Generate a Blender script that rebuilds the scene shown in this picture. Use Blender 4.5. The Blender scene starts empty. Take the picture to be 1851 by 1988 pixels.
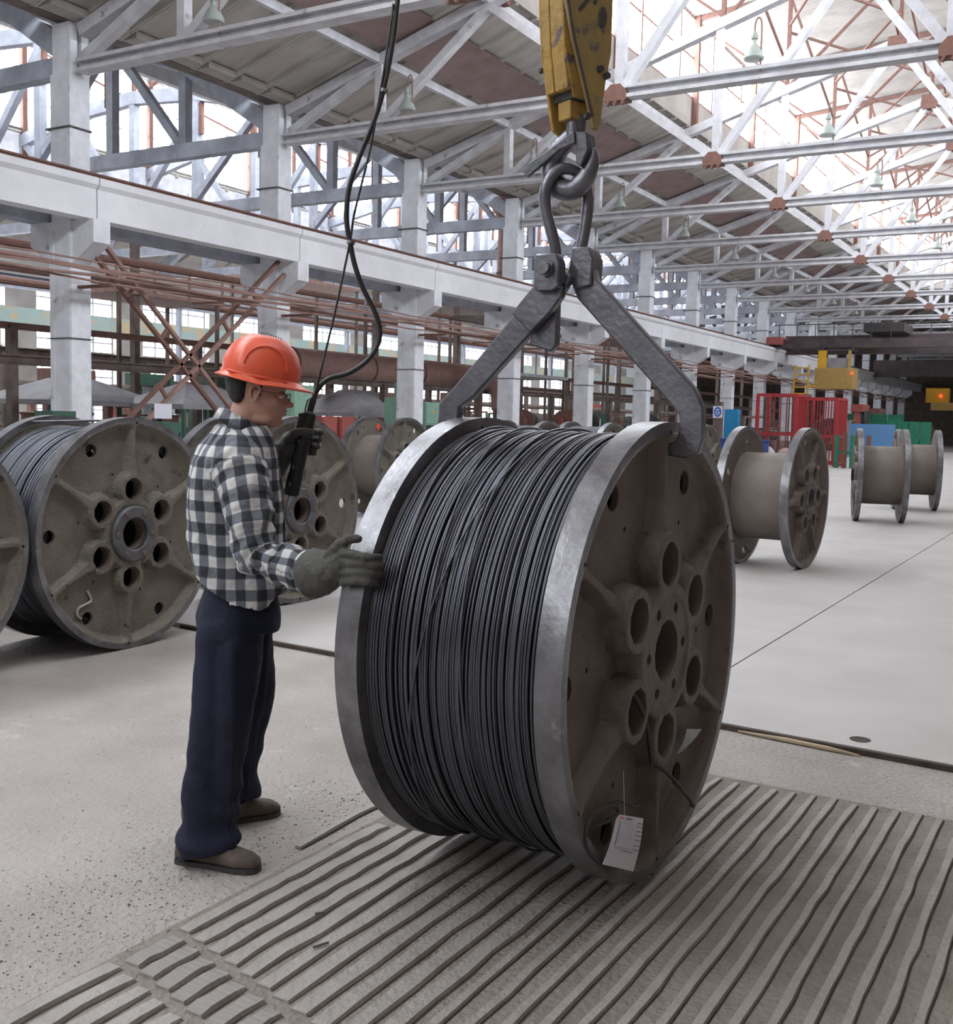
import bpy, bmesh, math, random
import numpy as np
from math import sin, cos, pi, radians, sqrt, atan2
from mathutils import Vector, Matrix, noise
from mathutils.geometry import delaunay_2d_cdt
random.seed(7)
S = bpy.context.scene
COL = S.collection

# ------------------------------------------------------------------ camera
F_PX, YAW, PITCH, ROLL = 2113.7, .52876, .08598, .023844
cam_d = bpy.data.cameras.new('camera'); cam = bpy.data.objects.new('camera', cam_d); COL.objects.link(cam)
cam_d.sensor_fit = 'HORIZONTAL'; cam_d.sensor_width = 36; cam_d.lens = 36 * F_PX / 1851
cam_d.clip_end = 500
fwv = Vector((-sin(YAW) * cos(PITCH), cos(YAW) * cos(PITCH), -sin(PITCH)))
rv = Vector((cos(YAW), sin(YAW), 0)); uv_ = rv.cross(fwv)
r2 = rv * cos(ROLL) + uv_ * sin(ROLL); u2 = -rv * sin(ROLL) + uv_ * cos(ROLL)
cam.matrix_world = Matrix(((r2.x, u2.x, -fwv.x, 0), (r2.y, u2.y, -fwv.y, 0), (r2.z, u2.z, -fwv.z, 1.55), (0, 0, 0, 1)))
S.camera = cam

# ------------------------------------------------------------------ world, light, exposure
w = bpy.data.worlds.new('world'); S.world = w; w.use_nodes = True
bg = w.node_tree.nodes['Background']; bg.inputs[0].default_value = (.86, .92, 1, 1); bg.inputs[1].default_value = .3
S.view_settings.view_transform = 'Standard'; S.view_settings.look = 'None'
S.view_settings.gamma = 1; S.view_settings.exposure = .3; S.view_settings.use_curve_mapping = False
SKY_W = 18.0      # daylight through the west lantern glazing
SKY_E = 14.0       # east lantern glazing
SKY_B = 11.0       # west bay lantern
SKY_S = 9.0       # side windows
try:
    S.cycles.use_denoising = True
    S.cycles.max_bounces = 8; S.cycles.diffuse_bounces = 4; S.cycles.glossy_bounces = 3
    S.cycles.sample_clamp_indirect = 6
    S.cycles.use_light_tree = True
except Exception: pass

# ------------------------------------------------------------------ materials
def mat(name, c1, c2=None, rough=.7, metal=0, scale=4, bump=.0, bscale=None, c3=None, s3=1.2, t3=.6, detail=6, contrast=(.35, .65), emit=0, coat=0, stretch=None, w3=.05):
    m = bpy.data.materials.new(name); m.use_nodes = True; nt = m.node_tree; b = nt.nodes['Principled BSDF']
    b.inputs['Roughness'].default_value = rough; b.inputs['Metallic'].default_value = metal
    if coat: b.inputs['Coat Weight'].default_value = coat
    N = nt.nodes.new; L = nt.links.new
    if c2 is None and bump == 0:
        b.inputs['Base Color'].default_value = (*c1, 1)
    else:
        tc = N('ShaderNodeTexCoord'); vec = tc.outputs['Object']
        if stretch:
            mp = N('ShaderNodeMapping'); mp.inputs['Scale'].default_value = stretch; L(vec, mp.inputs[0]); vec = mp.outputs[0]
        if c2 is None: c2 = tuple(x * .85 for x in c1)
        n = N('ShaderNodeTexNoise'); n.inputs['Scale'].default_value = scale; n.inputs['Detail'].default_value = detail; n.inputs['Roughness'].default_value = .6; L(vec, n.inputs[0])
        r = N('ShaderNodeValToRGB'); r.color_ramp.elements[0].position = contrast[0]; r.color_ramp.elements[1].position = contrast[1]
        r.color_ramp.elements[0].color = (*c1, 1); r.color_ramp.elements[1].color = (*c2, 1); L(n.outputs[0], r.inputs[0])
        out = r.outputs[0]
        if c3 is not None:
            n3 = N('ShaderNodeTexNoise'); n3.inputs['Scale'].default_value = s3; n3.inputs['Detail'].default_value = 8; n3.inputs['Roughness'].default_value = .7; L(vec, n3.inputs[0])
            r3 = N('ShaderNodeValToRGB'); r3.color_ramp.elements[0].position = t3; r3.color_ramp.elements[1].position = t3 + w3; L(n3.outputs[0], r3.inputs[0])
            mx = N('ShaderNodeMixRGB'); mx.inputs[2].default_value = (*c3, 1); L(r3.outputs[0], mx.inputs[0]); L(out, mx.inputs[1]); out = mx.outputs[0]
        L(out, b.inputs['Base Color'])
        if bump:
            nb = N('ShaderNodeTexNoise'); nb.inputs['Scale'].default_value = bscale or scale * 4; nb.inputs['Detail'].default_value = 6; L(vec, nb.inputs[0])
            bp = N('ShaderNodeBump'); bp.inputs['Strength'].default_value = bump; bp.inputs['Distance'].default_value = .02; L(nb.outputs[0], bp.inputs['Height']); L(bp.outputs[0], b.inputs['Normal'])
    if emit:
        b.inputs['Emission Color'].default_value = (*c1, 1); b.inputs['Emission Strength'].default_value = emit
    return m
def glow(name, col, s):
    m = bpy.data.materials.new(name); m.use_nodes = True; nt = m.node_tree; nt.nodes.clear()
    e = nt.nodes.new('ShaderNodeEmission'); e.inputs[0].default_value = (*col, 1); e.inputs[1].default_value = s
    o = nt.nodes.new('ShaderNodeOutputMaterial'); nt.links.new(e.outputs[0], o.inputs[0]); return m
M = {}
M['floor'] = mat('concrete_floor', (.33, .30, .275), (.46, .43, .405), .85, 0, 1.4, .9, 38, (.58, .56, .55), 1.9, .60, 12, (.3, .7), w3=.14)
M['slab'] = mat('floor_slab', (.50, .48, .47), (.44, .42, .405), .62, 0, 1.2, .05, 20, (.44, .41, .39), .6, .60, w3=.2)
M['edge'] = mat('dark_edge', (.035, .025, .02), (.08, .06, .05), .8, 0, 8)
M['rib'] = mat('worn_floor_rib', (.32, .295, .27), (.41, .385, .36), .6, .1, 5, .5, 40, (.24, .21, .18), 3, .6)
M['ribbase'] = mat('gritty_ribbed_floor', (.22, .195, .17), (.30, .268, .235), .85, 0, 4, .8, 45, (.50, .40, .28), 1.1, .68)
M['white'] = mat('whitewashed_concrete', (.78, .79, .83), (.64, .64, .68), .85, 0, 3, .2, 12, (.36, .33, .32), 1.6, .62, w3=.1)
M['beam'] = mat('whitewashed_beam', (.80, .80, .83), (.71, .71, .74), .85, 0, 1.2, .15, 14, (.42, .39, .37), 2.6, .66, w3=.06)
M['truss'] = mat('whitewashed_truss', (.62, .62, .65), (.47, .46, .48), .85, 0, 2.5, .2, 12, (.25, .21, .20), 2.2, .62, w3=.1)
M['wtruss'] = mat('bluish_grey_concrete', (.42, .44, .50), (.30, .31, .36), .85, 0, 2.5, .1, 12)
M['roof'] = mat('roof_slab', (.58, .55, .505), (.46, .43, .395), .9, 0, 1.6, .2, 9, (.28, .24, .215), 1.1, .64, w3=.12, stretch=(.5, 2, 1))
M['lanroof'] = mat('pale_corrugated_roof', (.42, .385, .355), (.33, .30, .27), .8, 0, 1.5, .1, 9)
M['rust'] = mat('rust', (.22, .105, .08), (.15, .085, .07), .85, 0, 6, .3, 30)
M['rustpale'] = mat('pale_rust', (.34, .20, .165), (.24, .15, .13), .85, 0, 4, .2, 20)
M['strip'] = mat('brown_sheet', (.27, .185, .18), (.34, .25, .24), .85, 0, 1.8, .1, 9)
M['dark'] = mat('dark_steel', (.045, .042, .045), (.085, .08, .08), .6, .2, 6, .2, 30)
M['brown'] = mat('dim_brown', (.11, .08, .07), (.18, .14, .12), .8, 0, 3, .1, 12)
M['spool'] = mat('spool_face', (.125, .100, .084), (.185, .153, .13), .55, .25, 5, .35, 34, (.075, .062, .055), 2.6, .60, w3=.1)
M['spoolworn'] = mat('spool_face_stained', (.14, .124, .10), (.205, .183, .15), .6, .2, 6, .5, 45, (.065, .055, .045), 7, .60, w3=.06)
M['rim'] = mat('worn_steel_rim', (.25, .25, .265), (.12, .115, .12), .33, .6, 6, .06, 60, (.42, .43, .46), 7, .60, w3=.14)
M['drum'] = mat('drum_paint', (.165, .138, .12), (.215, .185, .165), .7, .1, 2.5, .15, 18)
M['hub'] = mat('hub_steel', (.15, .155, .165), (.10, .10, .11), .5, .5, 12, .2, 40)
M['wire'] = mat('black_wire', (.115, .12, .145), (.13, .135, .155), .30, .8, 3)
M['wirecore'] = mat('wire_core', (.012, .012, .014), None, .6, .3)
M['tong'] = mat('forged_steel', (.135, .135, .155), (.19, .19, .21), .36, .65, 10, .12, 50, (.24, .24, .26), 6, .64, w3=.05)
M['yellow'] = mat('chipped_yellow', (.42, .25, .05), (.33, .21, .06), .55, 0, 6, .4, 30, (.10, .075, .085), 5, .54, w3=.04)
M['yellowpale'] = mat('worn_yellow', (.40, .29, .09), (.30, .22, .09), .6, 0, 7, .3, 30, (.13, .11, .12), 4.5, .57, w3=.05)
M['rubber'] = mat('black_rubber', (.018, .018, .02), (.03, .03, .032), .4, 0, 9)
M['helmet'] = mat('orange_helmet', (.80, .125, .055), (.74, .10, .045), .35, 0, 5, 0, None, (.50, .08, .05), 9, .70, w3=.05)
M['skin'] = mat('skin', (.56, .33, .26), (.50, .28, .215), .55, 0, 14, .05, 90)
M['hair'] = mat('dark_hair', (.02, .017, .018), (.035, .03, .03), .6, 0, 60, .6, 200)
M['trouser'] = mat('navy_trousers', (.004, .006, .021), (.008, .011, .036), .85, 0, 3, .4, 16, (.016, .028, .085), 2.4, .58, w3=.15)
M['boot'] = mat('dusty_boots', (.13, .10, .08), (.085, .065, .055), .8, 0, 10, .3, 60)
M['glove'] = mat('grey_gloves', (.095, .095, .088), (.06, .058, .05), .75, 0, 9, .6, 40, (.14, .138, .125), 5, .6, w3=.1)
M['shirtw'] = mat('white_undershirt', (.75, .75, .75))
M['green'] = mat('pale_green_paint', (.24, .40, .31), (.19, .33, .26), .6, 0, 6)
M['greend'] = mat('machine_green', (.05, .125, .085), (.035, .09, .065), .6, 0, 5)
M['greenp'] = mat('green_panel', (.02, .22, .12), (.015, .17, .10), .6, 0, 5)
M['red'] = mat('red_paint', (.46, .045, .05), (.36, .035, .04), .55, 0, 5)
M['redd'] = mat('dull_red_paint', (.40, .10, .08), (.30, .08, .07), .65, 0, 5)
M['blue'] = mat('blue_paint', (.02, .30, .60), (.02, .25, .5), .6, 0, 3)
M['blued'] = mat('dark_blue_paint', (.03, .07, .30), (.02, .06, .24), .6, 0, 3)
M['ochre'] = mat('ochre_panel', (.50, .33, .10), (.42, .28, .10), .7, 0, 4)
M['yel'] = mat('bright_yellow', (.75, .42, .02), (.65, .36, .02), .6, 0, 4)
M['hood'] = mat('grey_sheet_metal', (.34, .33, .35), (.26, .25, .26), .6, .2, 3)
M['bandg'] = mat('peeling_green_beam', (.42, .56, .52), (.48, .60, .57), .8, 0, 2, 0, None, (.70, .54, .32), 1.1, .5, w3=.08)
M['wall'] = mat('dirty_wall', (.36, .32, .30), (.48, .45, .43), .9, 0, .7, .1, 5)
M['paper'] = mat('white_paper', (.80, .80, .88), None, .7)
M['paperprint'] = mat('faded_print', (.62, .62, .72), (.72, .72, .80), .7, 0, 30)
M['ink'] = mat('dark_print', (.25, .18, .26), (.35, .3, .4), .7, 0, 60)
M['redink'] = mat('red_ink', (.7, .05, .03), None, .7)
M['chalk'] = mat('chalk_mark', (.50, .47, .40), (.36, .33, .27), .9, 0, 30)
M['lamp'] = mat('lamp_shell', (.38, .42, .38), (.30, .33, .30), .5, .1, 6)
M['crane'] = mat('crane_girder_paint', (.075, .055, .06), (.12, .09, .09), .7, 0, 2)
M['wood'] = mat('split_wood', (.50, .40, .28), (.38, .30, .2), .8, 0, 9)
M['winW'] = glow('lit_lantern_glass_west', (.87, .93, 1), SKY_W)
M['winE'] = glow('lit_lantern_glass_east', (.87, .93, 1), SKY_E)
M['winB'] = glow('lit_lantern_glass_bay', (.87, .93, 1), SKY_B)
M['winS'] = glow('lit_side_window', (.90, .95, 1), SKY_S)
M['redlamp'] = glow('red_lamp', (1, .06, .02), 3)
def plaid():
    m = bpy.data.materials.new('gingham_flannel'); m.use_nodes = True; nt = m.node_tree; b = nt.nodes['Principled BSDF']; b.inputs['Roughness'].default_value = .9
    N = nt.nodes.new; L = nt.links.new
    a = N('ShaderNodeAttribute'); a.attribute_name = 'plaid'
    wn = N('ShaderNodeTexNoise'); wn.inputs['Scale'].default_value = 9; L(a.outputs['Vector'], wn.inputs[0])
    wa = N('ShaderNodeVectorMath'); wa.operation = 'SCALE'; wa.inputs[3].default_value = .012; L(wn.outputs['Color'], wa.inputs[0])
    ad = N('ShaderNodeVectorMath'); ad.operation = 'ADD'; L(a.outputs['Vector'], ad.inputs[0]); L(wa.outputs[0], ad.inputs[1])
    sp = N('ShaderNodeSeparateXYZ'); L(ad.outputs[0], sp.inputs[0])
    def stripe(o):
        k = N('ShaderNodeMath'); k.operation = 'MULTIPLY'; k.inputs[1].default_value = 1 / .074; L(o, k.inputs[0])
        f = N('ShaderNodeMath'); f.operation = 'FRACT'; L(k.outputs[0], f.inputs[0])
        c = N('ShaderNodeMapRange'); c.inputs['From Min'].default_value = .47; c.inputs['From Max'].default_value = .53; L(f.outputs[0], c.inputs[0]); return c.outputs[0]
    x = stripe(sp.outputs[0]); y = stripe(sp.outputs[1])
    s = N('ShaderNodeMath'); s.operation = 'ADD'; L(x, s.inputs[0]); L(y, s.inputs[1])
    h = N('ShaderNodeMath'); h.operation = 'MULTIPLY'; h.inputs[1].default_value = .5; L(s.outputs[0], h.inputs[0])
    r = N('ShaderNodeValToRGB'); e = r.color_ramp.elements; e[0].position = 0; e[0].color = (.64, .635, .63, 1); e[1].position = 1; e[1].color = (.032, .036, .045, 1)
    k = r.color_ramp.elements.new(.5); k.color = (.16, .175, .205, 1); L(h.outputs[0], r.inputs[0]); L(r.outputs[0], b.inputs['Base Color'])
    tc = N('ShaderNodeTexCoord'); nb = N('ShaderNodeTexNoise'); nb.inputs['Scale'].default_value = 16; nb.inputs['Detail'].default_value = 4; L(tc.outputs['Object'], nb.inputs[0])
    bp = N('ShaderNodeBump'); bp.inputs['Strength'].default_value = .6; bp.inputs['Distance'].default_value = .03; L(nb.outputs[0], bp.inputs['Height']); L(bp.outputs[0], b.inputs['Normal'])
    return m
M['plaid'] = plaid()

# ------------------------------------------------------------------ mesh helpers
def tag(o, label=None, cat=None, group=None, kind=None):
    if label: o['label'] = label
    if cat: o['category'] = cat
    if group: o['group'] = group
    if kind: o['kind'] = kind
    return o
def link(o, parent=None):
    COL.objects.link(o)
    if parent is not None: o.parent = parent
    return o
def thing(name, loc=(0, 0, 0), rz=0, label=None, cat=None, group=None, kind=None):
    o = bpy.data.objects.new(name, None); o.empty_display_size = .1; link(o); o.location = loc; o.rotation_euler = (0, 0, rz)
    return tag(o, label, cat, group, kind)
class MB:
    def __init__(s): s.v = []; s.f = []; s.mi = []; s.cur = 0
    def add(s, vs, fs):
        n = len(s.v); s.v += [tuple(p) for p in vs]; s.f += [tuple(i + n for i in f) for f in fs]; s.mi += [s.cur] * len(fs); return s
    def box(s, x0, y0, z0, x1, y1, z1):
        return s.add([(x, y, z) for z in (z0, z1) for y in (y0, y1) for x in (x0, x1)],
                     [(0, 2, 3, 1), (4, 5, 7, 6), (0, 1, 5, 4), (2, 6, 7, 3), (0, 4, 6, 2), (1, 3, 7, 5)])
    def cbox(s, c, d): return s.box(c[0] - d[0] / 2, c[1] - d[1] / 2, c[2] - d[2] / 2, c[0] + d[0] / 2, c[1] + d[1] / 2, c[2] + d[2] / 2)
    def bar(s, a, b, w, h, up=(0, 0, 1)):
        a = Vector(a); b = Vector(b); d = (b - a).normalized(); u = Vector(up)
        if abs(d.dot(u)) > .98: u = Vector((1, 0, 0))
        sd = d.cross(u).normalized(); u = sd.cross(d)
        q = [(-1, -1), (1, -1), (1, 1), (-1, 1)]
        vs = [p + sd * (i * w / 2) + u * (j * h / 2) for p in (a, b) for i, j in q]
        return s.add(vs, [(0, 1, 2, 3), (7, 6, 5, 4), (0, 4, 5, 1), (1, 5, 6, 2), (2, 6, 7, 3), (3, 7, 4, 0)])
    def ibeam(s, a, b, w, h, t=.02, up=(0, 0, 1)):
        a = Vector(a); b = Vector(b); d = (b - a).normalized(); u = Vector(up); sd = d.cross(u).normalized(); u = sd.cross(d)
        o = u * (h / 2 - t / 2)
        s.bar(a + o, b + o, w, t, up); s.bar(a - o, b - o, w, t, up); s.bar(a, b, t, h - t, up); return s
    def tube(s, pts, r, n=10, caps=True, closed=False):
        pts = [Vector(p) for p in pts]; k = len(pts); rr = r if hasattr(r, '__len__') else [r] * k
        T = []
        for i in range(k):
            if closed: t = pts[(i + 1) % k] - pts[i - 1]
            else: t = pts[min(i + 1, k - 1)] - pts[max(i - 1, 0)]
            T.append(t.normalized())
        u = Vector((0, 0, 1)) if abs(T[0].z) < .9 else Vector((1, 0, 0))
        vs = []
        for i in range(k):
            u = (u - T[i] * u.dot(T[i])).normalized(); b = T[i].cross(u)
            ri = rr[i]; ra, rb = ri if hasattr(ri, '__len__') else (ri, ri)
            for j in range(n):
                a = 2 * pi * j / n; vs.append(pts[i] + u * (cos(a) * ra) + b * (sin(a) * rb))
        fs = []
        for i in range(k if closed else k - 1):
            i2 = (i + 1) % k
            for j in range(n): fs.append((i * n + j, i2 * n + j, i2 * n + (j + 1) % n, i * n + (j + 1) % n))
        if caps and not closed: fs += [tuple(range(n)), tuple(range((k - 1) * n + n - 1, (k - 1) * n - 1, -1))]
        return s.add(vs, fs)
    def rings(s, rs, caps=True):
        n = len(rs[0]); vs = [p for r in rs for p in r]; fs = []
        for i in range(len(rs) - 1):
            for j in range(n): fs.append((i * n + j, i * n + (j + 1) % n, (i + 1) * n + (j + 1) % n, (i + 1) * n + j))
        if caps: fs += [tuple(range(n - 1, -1, -1)), tuple(range((len(rs) - 1) * n, len(rs) * n))]
        return s.add(vs, fs)
    def lathe(s, prof, n=32, axis='z', c=(0, 0, 0), caps=True):
        rs = []
        for r, h in prof:
            ring = []
            for j in range(n):
                a = 2 * pi * j / n
                p = (r * cos(a), r * sin(a), h) if axis == 'z' else ((h, r * cos(a), r * sin(a)) if axis == 'x' else (r * sin(a), h, r * cos(a)))
                ring.append((p[0] + c[0], p[1] + c[1], p[2] + c[2]))
            rs.append(ring)
        return s.rings(rs, caps)
    def prism(s, poly, axis, a, b):
        def P(u, v, h): return {'x': (h, u, v), 'y': (u, h, v), 'z': (u, v, h)}[axis]
        n = len(poly)
        return s.add([P(u, v, a) for u, v in poly] + [P(u, v, b) for u, v in poly],
                     [tuple(range(n - 1, -1, -1)), tuple(range(n, 2 * n))] + [(i, (i + 1) % n, n + (i + 1) % n, n + i) for i in range(n)])
    def ell(s, c, r, nu=16, nv=10):
        vs = []; fs = []
        for i in range(nv + 1):
            t = pi * i / nv
            for j in range(nu): a = 2 * pi * j / nu; vs.append((c[0] + r[0] * sin(t) * cos(a), c[1] + r[1] * sin(t) * sin(a), c[2] + r[2] * cos(t)))
        for i in range(nv):
            for j in range(nu): fs.append((i * nu + j, (i + 1) * nu + j, (i + 1) * nu + (j + 1) % nu, i * nu + (j + 1) % nu))
        return s.add(vs, fs)
    def mesh(s, name, mats=None, smooth=False, fix=True):
        me = bpy.data.meshes.new(name); me.from_pydata(s.v, [], s.f)
        mats = mats if isinstance(mats, (list, tuple)) else [mats]
        for m in mats: me.materials.append(M[m] if isinstance(m, str) else m)
        if len(mats) > 1: me.polygons.foreach_set('material_index', s.mi)
        if fix:
            bm = bmesh.new(); bm.from_mesh(me); bmesh.ops.recalc_face_normals(bm, faces=bm.faces); bm.to_mesh(me); bm.free()
        if smooth:
            me.shade_smooth()
            if smooth != 'all':
                try: me.set_sharp_from_angle(angle=radians(38))
                except Exception: pass
        return me
    def build(s, name, m, parent=None, smooth=False, loc=None, **kw):
        o = bpy.data.objects.new(name, s.mesh(name, m, smooth)); link(o, parent)
        if loc: o.location = loc
        return tag(o, **kw)
def inst(name, me, parent=None, loc=(0, 0, 0), rot=(0, 0, 0), sc=None, **kw):
    o = bpy.data.objects.new(name, me); link(o, parent); o.location = loc; o.rotation_euler = rot
    if sc: o.scale = sc
    return tag(o, **kw)
def copytree(o, parent=None):
    c = o.copy(); link(c, parent)
    for ch in [x for x in list(bpy.data.objects) if x.parent is o]: copytree(ch, c)
    return c
def kids(o): return o.children
def dup(root, loc, rz=None, label=None, group=None, drop=()):
    def rec(o, par):
        c = o.copy(); COL.objects.link(c); c.parent = par
        for ch in CH.get(o.name, []):
            if ch.name.split('.')[0] not in drop: rec(ch, c)
        return c
    CH = {}
    for x in bpy.data.objects:
        if x.parent: CH.setdefault(x.parent.name, []).append(x)
    r = rec(root, None); r.location = loc
    if rz is not None: r.rotation_euler = (0, 0, rz)
    if label: r['label'] = label
    if group: r['group'] = group
    return r
def catmull(P, n=8):
    P = [Vector(p) for p in P]; out = []
    for i in range(len(P) - 1):
        p0 = P[max(i - 1, 0)]; p1 = P[i]; p2 = P[i + 1]; p3 = P[min(i + 2, len(P) - 1)]
        for k in range(n):
            t = k / n; out.append(.5 * ((2 * p1) + (p2 - p0) * t + (2 * p0 - 5 * p1 + 4 * p2 - p3) * t * t + (3 * p1 - p0 - 3 * p2 + p3) * t ** 3))
    out.append(P[-1]); return out
ORD = ['first', 'second', 'third', 'fourth', 'fifth', 'sixth', 'seventh', 'eighth', 'ninth', 'tenth', 'eleventh', 'twelfth', 'thirteenth', 'fourteenth', 'fifteenth', 'sixteenth', 'seventeenth', 'eighteenth']

# ================================================================== THE SETTING
# ---- floor
NB = 17; BAY = 6.0; Y0 = 14.6     # column 0 of the row in view stands at Y0
XC = -17.6                        # face of the column row
fl = MB().box(-60, -42, -.3, 8, 122, 0).build('floor', 'floor', kind='structure')
def edgeY(x): return 5.285 + (x + .54) * (-.0615)
m = MB(); n = 24
for a, b in ((-20.0, -2.0), (-1.988, 6.0)):
    m = MB(); m.prism([(a, edgeY(a)), (b, edgeY(b)), (b, 78), (a, 78)], 'z', .001, .032)
    m.build('slab', 'slab', fl)
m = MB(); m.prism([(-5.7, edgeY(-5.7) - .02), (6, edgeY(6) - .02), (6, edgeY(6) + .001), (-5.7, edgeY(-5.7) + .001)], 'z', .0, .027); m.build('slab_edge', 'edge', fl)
# a split piece of timber lying along the edge, a dark drain slot, small debris
m = MB(); pts = [(-1.55, 5.315, .012), (-1.3, 5.295, .014), (-1.1, 5.275, .012), (-.95, 5.262, .008)]
m.tube(pts, [.004, .012, .012, .004], 6); m.build('wood_splinter', 'wood', label='long pale wood splinter lying along the dark step in the floor', cat='wood splinter')
MB().lathe([(.0, .033), (.05, .0335), (.05, .034), (0, .034)], 16).build('drain_hole', 'edge', fl, loc=(-.985, 5.45, .0))
# ---- ribbed floor: each rib a part
rb = MB().box(-2.36, .6, .0005, 1.2, 4.6, .004).build('rib_bed', 'ribbase', fl)
def ribmesh(L, wd, h, seed, n=16):
    rnd = random.Random(seed); m = MB(); rs = []; shade_strip = []
    for i in range(n + 1):
        y = L * i / n; dx = rnd.uniform(-.0035, .0035); ww = wd * rnd.uniform(.86, 1.1); hh = h * rnd.uniform(.8, 1.1)
        if i in (0, n): hh *= .6
        rs.append([(dx - ww / 2, y, .003), (dx - ww * .40, y, .003 + hh), (dx + ww * .40, y, .003 + hh * .96), (dx + ww / 2, y, .002)])
        shade_strip.append([(dx + ww * .45, y, .0048), (dx + ww / 2 + rnd.uniform(.003, .009 if wd > .04 else .006), y, .0046)])  # dark strip on the right side paints in the rib's shadow
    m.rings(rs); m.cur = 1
    for i in range(n): m.add([shade_strip[i][0], shade_strip[i][1], shade_strip[i + 1][1], shade_strip[i + 1][0]], [(0, 1, 2, 3)])
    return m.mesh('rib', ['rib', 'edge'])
RSP = .0815
for i in range(40):
    x = -2.30 + i * RSP
    if x > 1.1: break
    right = x > -1.45
    yend = 4.57 + random.uniform(-.02, .02) if x > -2.02 else 3.30 + (x + 2.3) * 1.2
    wd = .030 if right else .058
    yb = 2.02 + (x + 2.3) * -.28 if x < -1.1 else None
    if yb and x < -1.1:
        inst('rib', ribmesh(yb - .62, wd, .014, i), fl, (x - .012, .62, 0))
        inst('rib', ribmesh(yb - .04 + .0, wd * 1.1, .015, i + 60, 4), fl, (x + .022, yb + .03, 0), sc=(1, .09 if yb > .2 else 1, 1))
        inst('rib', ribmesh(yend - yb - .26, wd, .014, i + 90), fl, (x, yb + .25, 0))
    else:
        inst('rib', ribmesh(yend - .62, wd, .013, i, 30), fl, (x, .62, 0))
# one stray bar beside the ribbed floor
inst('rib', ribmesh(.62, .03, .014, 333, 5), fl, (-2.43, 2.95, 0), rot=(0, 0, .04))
# grit on the floor (nobody could count it)
rnd = random.Random(3); m = MB()
for i in range(5200):
    u = rnd.random()
    if u < .75: x = rnd.gauss(-2.58, .24); y = rnd.uniform(.8, 3.6); x -= (3.2 - y) * .05
    elif u < .9: x = rnd.uniform(-2.3, .4); y = rnd.uniform(1.6, 4.5)
    else: x = rnd.uniform(-5, -2); y = rnd.uniform(1.5, 5)
    z0 = 0.004 if x > -2.36 else 0
    s_ = abs(rnd.gauss(0, .0022)) + .0009; a = rnd.random() * 6.3
    c = [(x + s_ * rnd.uniform(.6, 1.5) * cos(a + k * 2.1), y + s_ * rnd.uniform(.6, 1.5) * sin(a + k * 2.1), z0) for k in range(3)]
    m.add(c + [(x, y, z0 + s_ * .9)], [(0, 1, 3), (1, 2, 3), (2, 0, 3)])
tag(m.build('grit', mat('grit', (.13, .11, .10), (.5, .48, .46), .8, 0, 300, contrast=(.5, .6))), 'loose grit and chips scattered over the concrete floor', 'grit', kind='stuff')
for (x, y, L_, a, lab) in ((-2.03, 2.55, .03, .9, 'small metal scrap lying between the ribs left of the reel'),
                     (-1.9, 2.38, .05, 1.2, 'small pale metal pin lying on the ribs in the foreground'), (-.52, 9.1, .06, .2, 'small dark scrap on the pale floor right of the hanging reel')):
    MB().tube([(x, y, .03 if y > 5 else .022), (x + L_ * cos(a), y + L_ * sin(a), .034 if y > 5 else .022)], .004, 6).build('metal_scrap', 'hub' if y < 5 else 'dark', label=lab, cat='scrap')

# ---- roof: ceiling with its panels as parts
def roofz(x): return 8.95 + .30 * (x - XC)
XL = -11.9
ceil = MB().box(XC - .25, -40, 8.98, XC + .02, 118, 9.14).build('ceiling', 'roof', kind='structure')
def roofpanel(x0, z0, x1, z1, wy=1.0):
    m = MB(); t = .04
    m.add([(x0, 0, z0), (x1, 0, z1), (x1, wy, z1), (x0, wy, z0), (x0, 0, z0 + .16), (x1, 0, z1 + .16), (x1, wy, z1 + .16), (x0, wy, z0 + .16)],
          [(0, 1, 2, 3), (7, 6, 5, 4), (0, 4, 5, 1), (1, 5, 6, 2), (2, 6, 7, 3), (3, 7, 4, 0)])
    for yy in (.0, wy - .07):
        m.add([(x0, yy, z0 + .01), (x1, yy, z1 + .01), (x1, yy + .07, z1 + .01), (x0, yy + .07, z0 + .01), (x0, yy + .01, z0 - .09), (x1, yy + .01, z1 - .09), (x1, yy + .06, z1 - .09), (x0, yy + .06, z0 - .09)],
              [(0, 1, 2, 3), (7, 6, 5, 4), (0, 4, 5, 1), (1, 5, 6, 2), (2, 6, 7, 3), (3, 7, 4, 0)])
    return m.mesh('roof_panel', 'roof')
pm1 = roofpanel(XC, roofz(XC), XL, roofz(XL), 1.0)
for i in range(-24, 68): inst('roof_panel', pm1, ceil, (0, Y0 + i, 0))
inst('roof_panel', roofpanel(XC, roofz(XC), XL, roofz(XL), 30.6), ceil, (0, -40, 0))
# beyond the lantern the roof closes over
pm2 = roofpanel(XC, roofz(XC), -5.9, roofz(-5.9), 3.0)
for i in range(0, 14): inst('roof_panel', pm2, ceil, (0, 82.6 + i * 3, 0))
# eave curb blobs (pale slab ends at the eave)
m = MB()
for i in range(-24, 68):
    m.box(XC + .02, Y0 + i + .1, 8.88, XC + .38, Y0 + i + .93, 9.02)
m.build('eave_lip', 'lanroof', ceil)
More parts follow.
